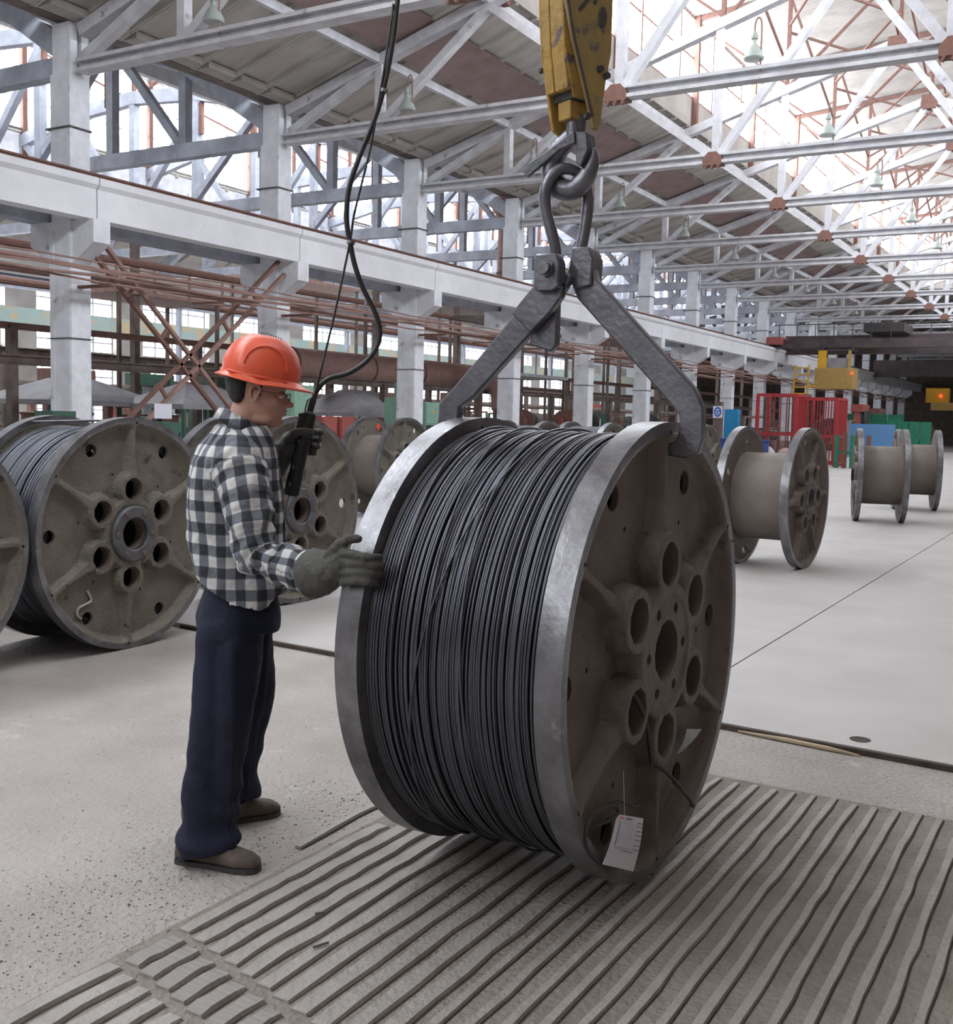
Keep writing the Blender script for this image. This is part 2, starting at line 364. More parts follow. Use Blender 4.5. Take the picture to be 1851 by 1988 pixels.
# brown sheet running along under the roof
for i in range(-4, 17):
    m = MB(); y = Y0 + i * 6 + .02
    m.add([(-14.72, y, roofz(-14.72) - .1), (-13.38, y, roofz(-13.38) - .1), (-13.38, y + 5.96, roofz(-13.38) - .1), (-14.72, y + 5.96, roofz(-14.72) - .1),
           (-14.72, y, roofz(-14.72) - .06), (-13.38, y, roofz(-13.38) - .06), (-13.38, y + 5.96, roofz(-13.38) - .06), (-14.72, y + 5.96, roofz(-14.72) - .06)],
          [(0, 1, 2, 3), (7, 6, 5, 4), (0, 4, 5, 1), (1, 5, 6, 2), (2, 6, 7, 3), (3, 7, 4, 0)])
    m.build('brown_sheet', 'strip', ceil)
# lantern: curb, glazing, roof
YE = 76.6
XE = .1
ZG0, ZG1, ZR = 11.45, 13.85, 14.5
MB().box(XL - .1, -40, 10.6, XL + .02, YE, ZG0).build('curb', 'lanroof', ceil)
MB().box(XE, -40, 10.6, XE + .12, YE, ZG0).build('curb', 'lanroof', ceil)
lp = MB()
for (xa, za, xb, zb) in ((XL - .3, ZG1 + .02, -5.9, ZR), (-5.9, ZR, XE + .3, ZG1 + .02)):
    n = 24
    for k in range(24):       # shallow corrugation along the slope
        y = k * .25
        lp.add([(xa, y, za), (xb, y, zb), (xb, y + .125, zb - .035), (xa, y + .125, za - .035), (xb, y + .25, zb), (xa, y + .25, za)], [(0, 1, 2, 3), (3, 2, 4, 5)])
lpm = lp.mesh('lantern_roof_sheet', 'lanroof', fix=False)
for i in range(-9, 11): inst('lantern_roof_sheet', lpm, ceil, (0, Y0 + i * 6 - 4.0 - .0, 0))
MB().box(XL, -10, ZG1 + .1, XE, YE, ZG1 + .12) if False else None
# end gable of the lantern (pale ribbed sheet)
m = MB()
for k in range(48): x = XL + k * .25; m.box(x, YE, 10.6, x + .16, YE + .05, 14.4); m.box(x + .16, YE + .02, 10.6, x + .25, YE + .05, 14.4)
m.build('lantern_gable', 'lanroof', ceil)
# east half of the roof (solid, out of view)
MB().add([(XE, -40, 10.66), (5.9, -40, 8.95), (5.9, 118, 8.95), (XE, 118, 10.66), (XE, -40, 10.9), (5.9, -40, 9.2), (5.9, 118, 9.2), (XE, 118, 10.9)],
         [(0, 3, 2, 1), (4, 5, 6, 7), (0, 1, 5, 4), (1, 2, 6, 5), (2, 3, 7, 6), (3, 0, 4, 7)]).build('roof_panel', 'roof', ceil)
MB().box(5.9, -40, 0, 6.2, 118, 9.2).build('wall_right', 'brown', kind='structure')
MB().box(-45, 118, 0, 6.2, 118.3, 16).build('wall_back', 'brown', kind='structure')
MB().box(-45, -40.3, 0, 6.2, -40, 16).build('wall_front', 'wall', kind='structure')

# lantern glazing windows: one per bay, with panes and bars
def lantern_window(k, x, z0, z1, glass, n, y, rusty='rust', sgn=1):
    wv = thing('window_%d' % k, (x, y, 0), kind='structure')
    return wv
def panemesh(z0, z1, wy, g): return MB().add([(0, 0, z0), (0, wy, z0), (0, wy, z1), (0, 0, z1)], [(0, 1, 2, 3)]).mesh('pane', g, fix=False)
pW = panemesh(ZG0, ZG1, 1.5, 'winW'); pE = panemesh(ZG0, ZG1, 1.5, 'winE')
fr = MB()
for z in (ZG0 + .03, ZG0 + 1.2, ZG1 - .03): fr.box(.02, 0, z - .03, .08, 6, z + .03)
for y in (0, 3): fr.box(.02, y - .05, ZG0, .12, y + .05, ZG1)
for y in (1.5, 4.5): fr.box(.02, y - .02, ZG0, .06, y + .02, ZG1)
frm = fr.mesh('glazing_bars', 'rustpale')
gb = MB()
for y in (.75, 2.25, 3.75, 5.25): gb.box(.02, y - .012, ZG0, .045, y + .012, ZG1)
gbm = gb.mesh('thin_bars', 'rustpale')
wn = 0
for i in range(-9, 10):
    wn += 1; y = Y0 + i * 6 + 2
    wv = thing('window_%d' % wn, (XL - .06, y, 0), kind='structure')
    for k in range(4): inst('pane', pW, wv, (0, k * 1.5, 0))
    inst('frame', frm, wv); inst('glazing_bar', gbm, wv)
    wn += 1
    wv = thing('window_%d' % wn, (XE + .06, y, 0), kind='structure')
    for k in range(4): inst('pane', pE, wv, (0, k * 1.5, 0), rot=(0, 0, 0))
    inst('frame', frm, wv, rot=(0, 0, 0), sc=(-1, 1, 1))

# ---- main roof trusses
Z_CH = 8.05
def zc(x): return roofz(x) - .30 if x < -5.9 else roofz(-11.8 - x) - .30
XR = -5.9; XF = 2 * XR - XC
def mirror(x): return 2 * XR - x
def truss_parts():
    P = []
    def add(nm, mb, mt='truss'): P.append((nm, mb.mesh(nm, mt)))
    add('bottom_chord', MB().ibeam((XC + .1, 0, Z_CH), (XF, 0, Z_CH), .30, .25, .07))
    xs = [XC + .15, -14.8, -12.0, -8.95, -5.9]
    for a, b in zip(xs[:-1], xs[1:]):
        add('top_chord', MB().bar((a, 0, zc(a)), (b, 0, zc(b)), .26, .24)); add('top_chord', MB().bar((mirror(b), 0, zc(b)), (mirror(a), 0, zc(a)), .26, .24))
    D = [((XC + .2, 8.2), (-14.85, zc(-14.8) - .1)), ((-14.7, 8.15), (-12.0, zc(-12) - .1)), ((-12.0, zc(-12) - .1), (-9.1, 8.15)), ((-8.85, 8.15), (-6.0, zc(-5.9) - .2))]
    for a, b in D:
        for f in (lambda x: x, mirror):
            mb = MB()
            mb.bar((f(a[0]), -.0, a[1]), (f(b[0]), -.0, b[1]), .20, .17)
            add('diagonal', mb)
    for x in (-14.8, -8.95):
        for f in (lambda x: x, mirror):
            add('post', MB().box(f(x) - .09, -.1, 8.1, f(x) + .09, .1, zc(x)))
    for x in (-9.0, mirror(-9.0)):
        g = MB(); g.prism([(x - .24, 7.88), (x + .24, 7.88), (x + .24, 8.06), (x + .1, 8.2), (x - .1, 8.2), (x - .24, 8.06)], 'y', -.155, .155)
        for q in (-.18, -.02, .14):
            g.bar((x + q, -.12, 7.8), (x + q + .05, -.12, 7.9), .09, .05)
        add('gusset', g, 'rust')
    g = MB(); x = XR; z = zc(XR); g.prism([(x - .26, z - .22), (x + .26, z - .22), (x + .24, z + .16), (x - .24, z + .16)], 'y', -.15, .15); g.box(x - .2, -.17, z - .3, x + .2, .17, z - .22)
    add('ridge_gusset', g, 'rust')
    return P
TP = truss_parts()
NT = 17
for k in range(-1, NT):
    i = k + 1
    lab = ('white roof truss of the main hall resting on the %s' % ('column out of frame at left' if k < 0 else ORD[k] + ' column of the row'))
    t = thing('roof_truss', (0, Y0 + k * BAY, 0), 0, lab, 'roof truss', 'white roof trusses of the main hall')
    for nm, me in TP: inst(nm, me, t)
# rusty lantern frames standing on every truss
def lantern_frame():
    P = []
    def add(nm, mb, mt='rust'): P.append((nm, mb.mesh(nm, mt)))
    for x in (XL + .1, XE - .1): add('post', MB().box(x - .09, -.08, 10.3, x + .09, .08, ZG1 + .05))
    for x in (-9.0, -5.9, -2.8):
        zr = ZG1 + (ZR - ZG1) * (1 - abs(x + 5.9) / 6) - .05
        add('post', MB().box(x - .05, -.05, zc(x), x + .05, .05, zr))
    add('rafter', MB().bar((XL, 0, ZG1 - .05), (-5.9, 0, ZR - .12), .12, .12)); add('rafter', MB().bar((-5.9, 0, ZR - .12), (XE, 0, ZG1 - .05), .12, .12))
    add('tie', MB().bar((-9, 0, zc(-9) + .2), (-5.9, 0, ZR - .2), .07, .07)); add('tie', MB().bar((-2.8, 0, zc(-9) + .2), (-5.9, 0, ZR - .2), .07, .07))
    add('tie', MB().bar((XL, 0, ZG1 - .1), (-9, 0, zc(-9) + .3), .06, .06))
    return P
xb = MB()
for a, b in (((-9, 0, 12.0), (-9, 6, 14.0)), ((-9, 0, 14.0), (-9, 6, 12.0)), ((-9, 0, 13.0), (-5.9, 6, 13.0)), ((-5.9, 0, 13.2), (-9, 6, 13.2)), ((-5.9, 0, 12.3), (-5.9, 6, 14.1)), ((-5.9, 0, 14.1), (-5.9, 6, 12.3))):
    xb.bar(a, b, .06, .06)
xbm = xb.mesh('cross_brace', 'rust')
LP_ = lantern_frame()
for k in range(-1, 11):
    t = thing('lantern_frame', (0, Y0 + k * BAY + .3, 0), 0, 'rusty steel frame holding the roof lantern above the %s white truss' % ORD[k + 1], 'roof frame', 'rusty lantern frames on the trusses')
    for nm, me in LP_: inst(nm, me, t)
    if k < 10: inst('cross_brace', xbm, t)
# longitudinal purlins between trusses
pl = MB().box(-.06, .14, -.09, .06, 5.86, .09); plm = pl.mesh('purlin', 'truss')
for k in range(-1, 16):
    y = Y0 + k * BAY
    for x in (-14.8, -12.0):
        inst('purlin', plm, ceil, (x, y, zc(x) + .02))

# ---- columns
def column_parts():
    P = []
    def add(nm, mb, mt='white'): P.append((nm, mb.mesh(nm, mt)))
    m = MB()   # lower shaft: web with two flanges, shallow recess in the side
    m.box(-.62, -.235, 0, 0, .235, 5.15)
    for yy in (-.25, .235): m.box(-.60, yy, .3, -.48, yy + .015, 5.0); m.box(-.14, yy, .3, -.02, yy + .015, 5.0)
    add('shaft', m)
    m = MB(); m.box(-.55, -.235, 5.15, 0, .235, 7.93)
    add('upper_shaft', m)
    m = MB(); m.prism([(0, 4.35), (0, 5.16), (.60, 5.16), (.60, 4.72)], 'y', -.20, .20)
    add('corbel', m)
    m = MB(); m.prism([(-.62, 4.35), (-.62, 5.16), (-1.22, 5.16), (-1.22, 4.72)], 'y', -.20, .20)
    add('corbel', m)
    m = MB(); m.box(-.5, -.22, 7.93, .0, -.05, 8.86); m.box(-.5, .05, 7.93, .0, .22, 8.86)
    add('head', m)
    m = MB(); m.box(-.66, -.27, 6.9, .03, .27, 6.93); m.box(-.66, -.27, 2.9, .03, .27, 2.92)
    add('strap', m, 'dark')
    return P
CP = column_parts()
for k in range(-2, NT):
    nm = 'whitewashed concrete column'
    place = {-2: 'standing out of frame nearest the camera', -1: 'just outside the left edge of the picture', 0: 'first of the row, behind the leftmost reels', 1: 'second of the row, rising behind the orange helmet', 2: 'third of the row, beside the green cabinets', 3: 'fourth of the row, seen through the left tong arm', 4: 'fifth of the row, seen between the tong arms', 5: 'sixth of the row, just right of the tong arms', 6: 'seventh of the row, left of the blue round sign', 7: 'eighth of the row, behind the blue cabinet'}.get(k, '%s of the row, counted from the left' % ORD[k])
    t = thing('concrete_column', (XC, Y0 + k * BAY + .03, 0), 0, '%s, %s' % (nm, place), 'column', 'whitewashed columns of the left row')
    for n_, me in CP: inst(n_, me, t)
# ---- crane runway: beam segments and rail
run = thing('crane_runway', (XC, 0, 0), 0, 'long white concrete crane runway beam with rusty rail along the left columns', 'crane beam')
m = MB()
m.prism([(.14, 5.16), (.52, 5.16), (.52, 5.72), (.60, 5.80), (.60, 5.93), (.02, 5.93), (.02, 5.80), (.14, 5.72)], 'y', 0, 5.97)
for y in (1, 2.2, 3.4, 4.6): m.box(.52, y, 5.60, .524, y + .03, 5.63)
bm1 = m.mesh('beam_segment', 'beam')
for k in range(-2, 17): inst('beam_segment', bm1, run, (0, Y0 + k * BAY, 0))
m = MB(); m.box(.24, -2, 5.93, .46, 118, 5.95); m.box(.33, -2, 5.95, .37, 118, 6.03); m.box(.31, -2, 6.02, .39, 118, 6.06); m.build('rail', 'rust', run)
m = MB()
for k in range(150): m.box(.28, k * .75, 5.95, .42, k * .75 + .06, 5.98)
tag(m.build('rail_clips', 'rust', run), kind='stuff')
MB().box(-1.2, -2, 5.16, -.7, 118, 5.9).build('west_beam', 'wtruss', run)
MB().box(-.62, -2, 5.95, .0, 118, 5.97) if False else None
# conduits under the runway
pr = thing('pipe_run', (XC, 0, 0), 0, 'bundle of rusty conduit pipes strung along the column row under the crane beam', 'pipes')
for dx, z, r in ((.75, 4.20, .045), (.80, 4.05, .03), (.72, 3.97, .022), (.86, 4.13, .02), (.7, 4.32, .018)):
    pts = [(dx, y, z + .03 * sin(y * 1.3 + dx * 40)) for y in np.arange(-2, 112, 1.5)]
    MB().tube(pts, r, 7).build('pipe', 'rustpale', pr, smooth=True)
m = MB()
for k in range(-2, 16): y = Y0 + k * BAY; m.box(.0, y - .06, 3.88, .95, y + .06, 3.93); m.box(.0, y + 3, 3.88, .9, y + 3.05, 3.92)
m.build('bracket', 'rust', pr)

# ================================================================== THE WEST BAY (behind the column row)
XW = -41.0
def wz(x):      # roof line of the west bay
    x = abs(x + 29.3); t = min(x / 11.7, 1); return 12.3 - 3.35 * t ** 2.0
def bow_parts():
    P = []
    def add(nm, mb, mt='wtruss'): P.append((nm, mb.mesh(nm, mt)))
    add('bottom_chord', MB().bar((-18.1, 0, 8.1), (XW + .3, 0, 8.1), .28, .36))
    xs = [-18.0, -20.85, -23.5, -26.4, -29.3]; f = lambda x: -58.6 - x
    for a, b in zip(xs[:-1], xs[1:]):
        za, zb = wz(a) - .3, wz(b) - .3
        if a == -18.0: za = 8.45
        for g in (lambda x: x, f): add('arched_chord', MB().bar((g(a), 0, za), (g(b), 0, zb), .28, .42))
    for x in xs[1:]:
        for g in ((lambda x: x, f) if x != -29.3 else (lambda x: x,)): add('post', MB().box(g(x) - .12, -.12, 8.2, g(x) + .12, .12, wz(x) - .3))
    for a, b in ((-21.0, -23.3), (-26.6, -23.7), (-26.2, -29.1)):
        for g in (lambda x: x, f):
            add('diagonal', MB().bar((g(a), 0, 8.3 if a != -26.2 else wz(a) - .4), (g(b), 0, wz(b) - .5 if a != -26.2 else 8.3), .2, .2))
    for x in (-23.6, -35.0): add('lantern_post', MB().box(x - .1, -.1, 9.5, x + .1, .1, 14.9), 'rust')
    for x in (-26.2, -29.3, -32.4): add('lantern_post', MB().box(x - .06, -.06, 10.5, x + .06, .06, 15.2), 'rust')
    add('lantern_rafter', MB().bar((-23.6, 0, 14.8), (-29.3, 0, 15.6), .12, .12), 'rust'); add('lantern_rafter', MB().bar((-35, 0, 14.8), (-29.3, 0, 15.6), .12, .12), 'rust')
    add('lantern_tie', MB().bar((-23.6, 0, 14.7), (-29.3, 0, 11.9), .07, .07), 'rust'); add('lantern_tie', MB().bar((-35, 0, 14.7), (-29.3, 0, 11.9), .07, .07), 'rust')
    return P
BP = bow_parts()
for k in range(-2, 15):
    t = thing('bowstring_truss', (0, Y0 + k * BAY, 0), 0, 'bluish grey bowstring truss of the left bay at the %s' % (('last' if k == -1 else 'second') + ' hidden column at left' if k < 0 else ORD[k] + ' column'), 'roof truss', 'bowstring trusses of the left bay')
    for nm, me in BP: inst(nm, me, t)
wroof = MB().box(XC - .62, -10, 8.98, XC - .28, 118, 9.16).build('ceiling', 'brown', kind='structure')
def curvedpanel(xa, xb, n, wy):
    m = MB()
    for i in range(n):
        a = xa + (xb - xa) * i / n; b = xa + (xb - xa) * (i + 1) / n
        m.add([(a, 0, wz(a)), (b, 0, wz(b)), (b, wy, wz(b)), (a, wy, wz(a)), (a, 0, wz(a) + .15), (b, 0, wz(b) + .15), (b, wy, wz(b) + .15), (a, wy, wz(a) + .15)],
              [(0, 1, 2, 3), (7, 6, 5, 4), (0, 4, 5, 1), (1, 5, 6, 2), (2, 6, 7, 3), (3, 7, 4, 0)])
    for yy in (0, 1.5, 3, 4.5):
        m.bar((xa, yy + .05, wz(xa) - .05), (xb, yy + .05, wz(xb) - .05), .1, .1)
    return m.mesh('roof_panel', 'roof')
ca = curvedpanel(-18.2, -23.6, 4, 6.0); cb = curvedpanel(-35.0, -41.2, 4, 6.0)
lr = MB()
for xa, za, xb_, zb in ((-23.3, 14.95, -29.3, 15.7), (-29.3, 15.7, -35.3, 14.95)):
    for j in range(12):
        y = j * .5; lr.add([(xa, y, za), (xb_, y, zb), (xb_, y + .25, zb - .05), (xa, y + .25, za - .05), (xb_, y + .5, zb), (xa, y + .5, za)], [(0, 1, 2, 3), (3, 2, 4, 5)])
lrm = lr.mesh('lantern_roof_sheet', 'lanroof', fix=False)
WG0, WG1 = 11.55, 14.9
bP = panemesh(WG0, WG1, 3.0, 'winB')
fb = MB()
for z in (WG0 + .05, 12.7, 13.8, WG1 - .05): fb.box(.04, 0, z - .04, .1, 6, z + .04)
for y in (0, 1.5, 3, 4.5): fb.box(.04, y - .04, WG0, .1, y + .04, WG1)
for y in (.75, 2.25, 3.75, 5.25): fb.box(.04, y - .02, WG0, .07, y + .02, WG1)
fbm = fb.mesh('frame', 'white')
for k in range(-1, 14):
    y = Y0 + k * BAY
    inst('roof_panel', ca, wroof, (0, y, 0)); inst('roof_panel', cb, wroof, (0, y, 0)); inst('lantern_roof_sheet', lrm, wroof, (0, y, 0))
    for x, sg in ((-35.1, 1), (-23.5, -1)):
        wn += 1; wv = thing('window_%d' % wn, (x, y, 0), kind='structure')
        inst('pane', bP, wv); inst('pane', bP, wv, (0, 3, 0)); inst('frame', fbm, wv, sc=(sg, 1, 1))
MB().box(-35.3, -2, 10.4, -35.1, 98, WG0).build('curb', 'white', wroof); MB().box(-23.5, -2, 10.6, -23.3, 98, WG0).build('curb', 'white', wroof)
MB().add([(-18, 98, 9.1), (-41, 98, 9.1), (-41, 118, 9.1), (-18, 118, 9.1)], [(0, 1, 2, 3)]).build('roof_panel', 'brown', wroof)
# west wall with three rows of windows
wl = MB().box(XW - .4, -40, 7.1, XW, 118, 9.2).build('wall_left', 'wall', kind='structure')
MB().box(XW - .4, -10, 0, XW, 118, .75).build('wall_base', 'wall', wl)
MB().box(XW - .4, -10, 5.08, XW, 118, 5.72).build('wall_band', 'wall', wl)
MB().box(XW - .4, -10, 3.78, XW, 118, 4.15).build('wall_band', 'brown', wl)
for k in range(-2, 17):
    y = Y0 + k * BAY; 
    MB().box(XW - .4, y + 3.35, .75, XW + .25, y + 4.9, 7.1).build('wall_pier', 'wall', wl)
mw = MB().box(XW + .3, -10, 5.1, XW + .75, 118, 5.76)
mw.build('crane_girder', 'bandg', label='peeling pale green crane girder along the far left wall', cat='crane beam')
ROWS = [(.75, 3.78), (4.15, 5.08), (5.72, 7.1)]
pm_ = []; 
for z0, z1 in ROWS:
    p = MB().add([(0, 0, z0), (0, 1.11, z0), (0, 1.11, z1), (0, 0, z1)], [(0, 1, 2, 3)]).mesh('pane', 'winS', fix=False)
    f = MB(); nz = 4 if z1 - z0 > 2 else 2
    for j in range(5): f.box(.03, j * 1.11 - .04, z0, .1, j * 1.11 + .04, z1)
    for j in range(9): f.box(.03, j * .555 - .015, z0, .07, j * .555 + .015, z1)
    for j in range(nz + 1): z = z0 + (z1 - z0) * j / nz; f.box(.03, 0, z - .03, .09, 4.45, z + .03)
    pm_.append((p, f.mesh('frame', 'wtruss')))
for k in range(-1, 13):
    for p, f in pm_:
        wn += 1; wv = thing('window_%d' % wn, (XW - .2, Y0 + k * BAY + 4.9 - 6, 0), kind='structure')
        for j in range(4): inst('pane', p, wv, (0, j * 1.11, 0))
        inst('frame', f, wv)
def colbetween(y):
    k = int(max(0, min(15, (y - Y0) // 6))); return 'between the %s and %s columns' % (ORD[k], ORD[k + 1])
# long steel walkways and pipe racks through the bay
for (x, z, wd, h, mt, lab) in ((-22.5, 3.45, .12, .16, 'rustpale', 'long pale rusty steel beam crossing the left bay above the ducts'),
                      (-31, 3.3, .3, .35, 'brown', 'long dark beam in the middle of the left bay'), (-35.5, 6.2, .3, .5, 'wtruss', 'long grey beam high in the left bay'), (-25, 6.7, .2, .25, 'rust', 'long rusty beam high in the left bay'), (-20.3, 2.55, .12, .2, 'brown', 'low brown rail beam behind the columns')):
    t = thing('steel_beam', (x, 0, 0), 0, lab, 'beam')
    MB().ibeam((0, 6, z), (0, 100, z), wd, h).build('beam', mt, t)
    m = MB()
    for k in range(-1, 14): m.box(-.1, Y0 + k * BAY + 2, 0, .1, Y0 + k * BAY + 2.2, z)
    m.build('posts', 'brown' if mt != 'wtruss' else 'wtruss', t); t.children[-1]['kind'] = 'stuff'
for (x, z, r, mt, lab) in ((-21.3, 4.6, .08, 'rustpale', 'thin rusty pipe high behind the columns'), (-29, 5.3, .12, 'rust', 'rusty pipe across the left bay'), (-24, 5.6, .1, 'rust', 'rusty pipe just under the roof of the left bay'), (-33, 2.3, .15, 'brown', 'brown pipe low across the left bay'), (-26, 2.8, .1, 'rustpale', 'pale rusty pipe low in the left bay')):
    MB().tube([(x, 8, z), (x, 50, z + .1), (x, 100, z)], r, 8).build('pipe', mt, smooth=True, label=lab, cat='pipe')
# X-bracing of rusty angle bars between the first and second columns
xbr = thing('cross_brace', (-17.4, 15.0, 0), 0, 'big rusty X-shaped lattice brace between the first and second columns', 'brace')
for (ya, za, yb, zb) in ((-.2, 4.75, 5.2, -.0), (5.3, 5.0, -.3, .4)):
    a = Vector((0, ya, za)); b = Vector((0, yb, zb)); d = (b - a).normalized(); nrm = Vector((0, -d.z, d.y))
    for sg in (-1, 1):
        MB().bar(a + nrm * .17 * sg, b + nrm * .17 * sg, .1, .07).build('angle_bar', 'rustpale' if sg > 0 else 'rust', xbr)
    L_ = (b - a).length
    for q in range(1, 6):
        c = a + d * (L_ * q / 6.0); MB().bar(c + nrm * .2, c - nrm * .2, .08, .05, (1, 0, 0)).build('batten', 'rust', xbr)
# ducts
dv = thing('vertical_duct', (-19.5, 35.2, 0), 0, 'thick rust-brown ventilation duct rising behind the fourth column with an elbow', 'duct')
MB().tube([(0, 0, 3.7), (0, 0, 5.5), (0, 0, 8.55)], .38, 20).build('pipe', 'rustpale', dv, smooth=True)
MB().tube(catmull([(0, 0, 8.5), (0, -.15, 8.9), (0, -.9, 9.45), (0, -1.15, 9.8), (0, -1.2, 10.6)], 3), .38, 20).build('elbow', 'rustpale', dv, smooth=True)
for z in (5.0, 6.8, 8.45): MB().lathe([(.39, z), (.42, z), (.42, z + .05), (.39, z + .05)], 20).build('flange', 'rust', dv)
dh = thing('horizontal_duct', (-22, 27, 3.1), 0, 'long stained horizontal duct running behind the third column', 'duct')
MB().tube([(0, -3, 0), (0, 4, .02), (0, 8.2, .05)], .48, 20).build('pipe', 'rustpale', dh, smooth=True)
MB().tube(catmull([(0, 8.2, .05), (.6, 8.6, .0), (2.2, 8.3, -.3), (2.5, 8.2, -1.2)], 3), .46, 20).build('elbow', 'rustpale', dh, smooth=True)
for y in (-1, 3, 6): m = MB().lathe([(.49, y), (.52, y), (.52, y + .05), (.49, y + .05)], 20, 'y').build('flange', 'rust', dh)
for y in (-2, 5): MB().box(-.1, y, -3.1, .1, y + .15, -.4).build('support', 'brown', dh)
# grey sheet hoods
def hood(x, y, L_, W_, z0, z1, lab):
    t = thing('extraction_hood', (x, y, 0), 0, lab, 'hood')
    m = MB(); m.add([(-W_, -L_, z0), (W_, -L_, z0), (W_, L_, z0), (-W_, L_, z0), (-W_ * .15, -L_ * .3, z1), (W_ * .15, -L_ * .3, z1), (W_ * .15, L_ * .3, z1), (-W_ * .15, L_ * .3, z1)],
          [(0, 1, 5, 4), (1, 2, 6, 5), (2, 3, 7, 6), (3, 0, 4, 7), (4, 5, 6, 7)]); m.box(-W_, -L_, z0 - .12, W_, L_, z0 - .0)
    m.build('canopy', 'hood', t)
    for sx in (-1, 1):
        for sy in (-1, 1): MB().box(sx * W_ * .95 - .04, sy * L_ * .95 - .04, 0, sx * W_ * .95 + .04, sy * L_ * .95 + .04, z0 - .1).build('leg', 'greend', t)
    MB().box(-W_ * .8, -L_ * .8, .0, W_ * .8, L_ * .8, .9).build('furnace_bench', 'dark', t)
hood(-21, 21.1, 1.6, 1.2, 1.72, 2.25, 'grey sheet-metal hood on green legs, seen left of the worker behind the brace')
hood(-23, 18.8, 1.8, 1.4, 1.75, 2.3, 'wide grey hood behind the first column at the left edge')
hood(-21, 28.2, 1.9, 1.3, 1.62, 2.35, 'grey hood with a bright slanting lid right of the worker under the cable')
# cabinets
def cabinet(x, y, dx, dy, z0, z1, mt, lab, signs=1, leg=True):
    t = thing('electrical_cabinet', (x, y, 0), 0, lab, 'cabinet')
    MB().box(-dx, 0, z0, 0, dy, z1).build('body', mt, t)
    MB().box(0, .04, z0 + .05, .025, dy - .04, z1 - .05).build('door', mt, t)
    d = t.children[-1]
    MB().box(.025, dy * .8, (z0 + z1) / 2 - .05, .05, dy * .8 + .03, (z0 + z1) / 2 + .05).build('handle', 'dark', d)
    if signs: MB().prism([(dy * .4, z0 + (z1 - z0) * .55), (dy * .4 + .12, z0 + (z1 - z0) * .55), (dy * .4 + .06, z0 + (z1 - z0) * .55 + .11)], 'x', .026, .03).build('warning_triangle', 'yel', t)
    if leg:
        MB().box(-dx * .8, .05, 0, -.05, .12, z0).build('leg', mt, t); MB().box(-dx * .8, dy - .12, 0, -.05, dy - .05, z0).build('leg', mt, t)
cabinet(-18.3, 26.6, .5, 1.15, .9, 2.1, 'green', 'pale green electrical cabinet left of the third column base')
cabinet(-18.3, 26.95, .4, .5, 2.1, 2.55, 'green', 'small pale green box mounted on top of the green cabinet', 0, False)
cabinet(-18.1, 27.75, .5, .9, 1.3, 2.0, 'green', 'smaller pale green cabinet with a white sticker right of the third column')
cabinet(-15.9, 18.95, .6, .75, .2, 2.2, 'green', 'tall pale green cabinet behind the cable and the worker\'s face')
for i, (y, lab) in enumerate(((23.9, 'dull red cabinet just right of the pendant control'), (24.75, 'second dull red cabinet next to it, closer to the bare reel'), (27.2, 'dull red cabinet between the bare reel and the green cabinets'))):
    cabinet(-19, y, .5, .7, .5, 1.5, 'redd', lab)
cabinet(-14.3, 13.6, .5, .45, .9, 1.35, 'greend', 'dark green machine box behind the big left reel', 0)
cabinet(-16.4, 13.0, .5, .5, .9, 1.5, 'greend', 'green box above the far left reel', 0)
# machines filling the bay
def machine(kind, x, y, mt, lab, group):
    t = thing({'a': 'drawing_machine', 'b': 'press_frame', 'c': 'pay_off_stand'}[kind], (x, y, 0), random.uniform(-.1, .1), lab, 'machine', group)
    r = random.uniform
    if kind == 'a':
        MB().box(-.8, -1.2, 0, .8, 1.2, .9).build('bed', mt, t)
        for q in (-.7, .1, .9): MB().lathe([(.0, .9), (.34, .9), (.36, 1.0), (.28, 1.1), (.28, 1.35), (.36, 1.42), (0, 1.45)], 14, c=(0, q, 0)).build('capstan', 'rustpale', t, smooth=True)
        MB().box(-.7, -1.1, .9, -.45, -.9, 1.9).build('post', mt, t); MB().tube([(-.6, -1.1, 1.85), (-.5, 1.1, 1.9)], .05, 6).build('guard_rail', 'rust', t)
        MB().tube([(.5, -.9, 1.15), (.5, -.2, 1.15)], .22, 12).build('motor', 'greend', t, smooth=True)
    elif kind == 'b':
        for sy in (-.7, .7): MB().box(-.15, sy - .12, 0, .15, sy + .12, 2.5).build('upright', mt, t)
        MB().box(-.3, -.9, 2.4, .3, .9, 2.8).build('crosshead', mt, t); MB().box(-.4, -.8, .6, .4, .8, .85).build('table', 'dark', t)
        MB().lathe([(.1, -.05), (.5, -.05), (.55, 0), (.5, .05), (.1, .05)], 18, 'x', (.3, .2, 2.0)).build('flywheel', 'dark', t)
        MB().box(-.2, -.15, 1.4, .2, .15, 2.4).build('ram', 'hub', t)
    else:
        for sy in (-.55, .55):
            MB().bar((-.5, sy, 0), (0, sy, 1.6), .08, .08).build('leg', mt, t); MB().bar((.5, sy, 0), (0, sy, 1.6), .08, .08).build('leg', mt, t)
        MB().lathe([(.12, -.42), (.5, -.42), (.5, -.38), (.22, -.36), (.22, .36), (.5, .38), (.5, .42), (.12, .42)], 18, 'y', (0, 0, 1.45)).build('coil_drum', random.choice(['brown', 'rust', 'dark']), t)
        MB().bar((0, -.6, 1.6), (0, .6, 1.6), .06, .06).build('axle', mt, t)
        MB().box(-.1, -.6, .7, .1, .6, .8).build('crossbar', mt, t)
rr = random.Random(11); used = set()
KN = {'a': 'wire drawing machine', 'b': 'press frame', 'c': 'pay-off coil stand'}
CN = {'greend': 'dark green', 'brown': 'brown', 'redd': 'dull red', 'hood': 'grey', 'rust': 'rusty', 'bandg': 'pale peeling'}
DN = {0: 'just behind', 1: 'mid-bay', 2: 'by the far wall'}
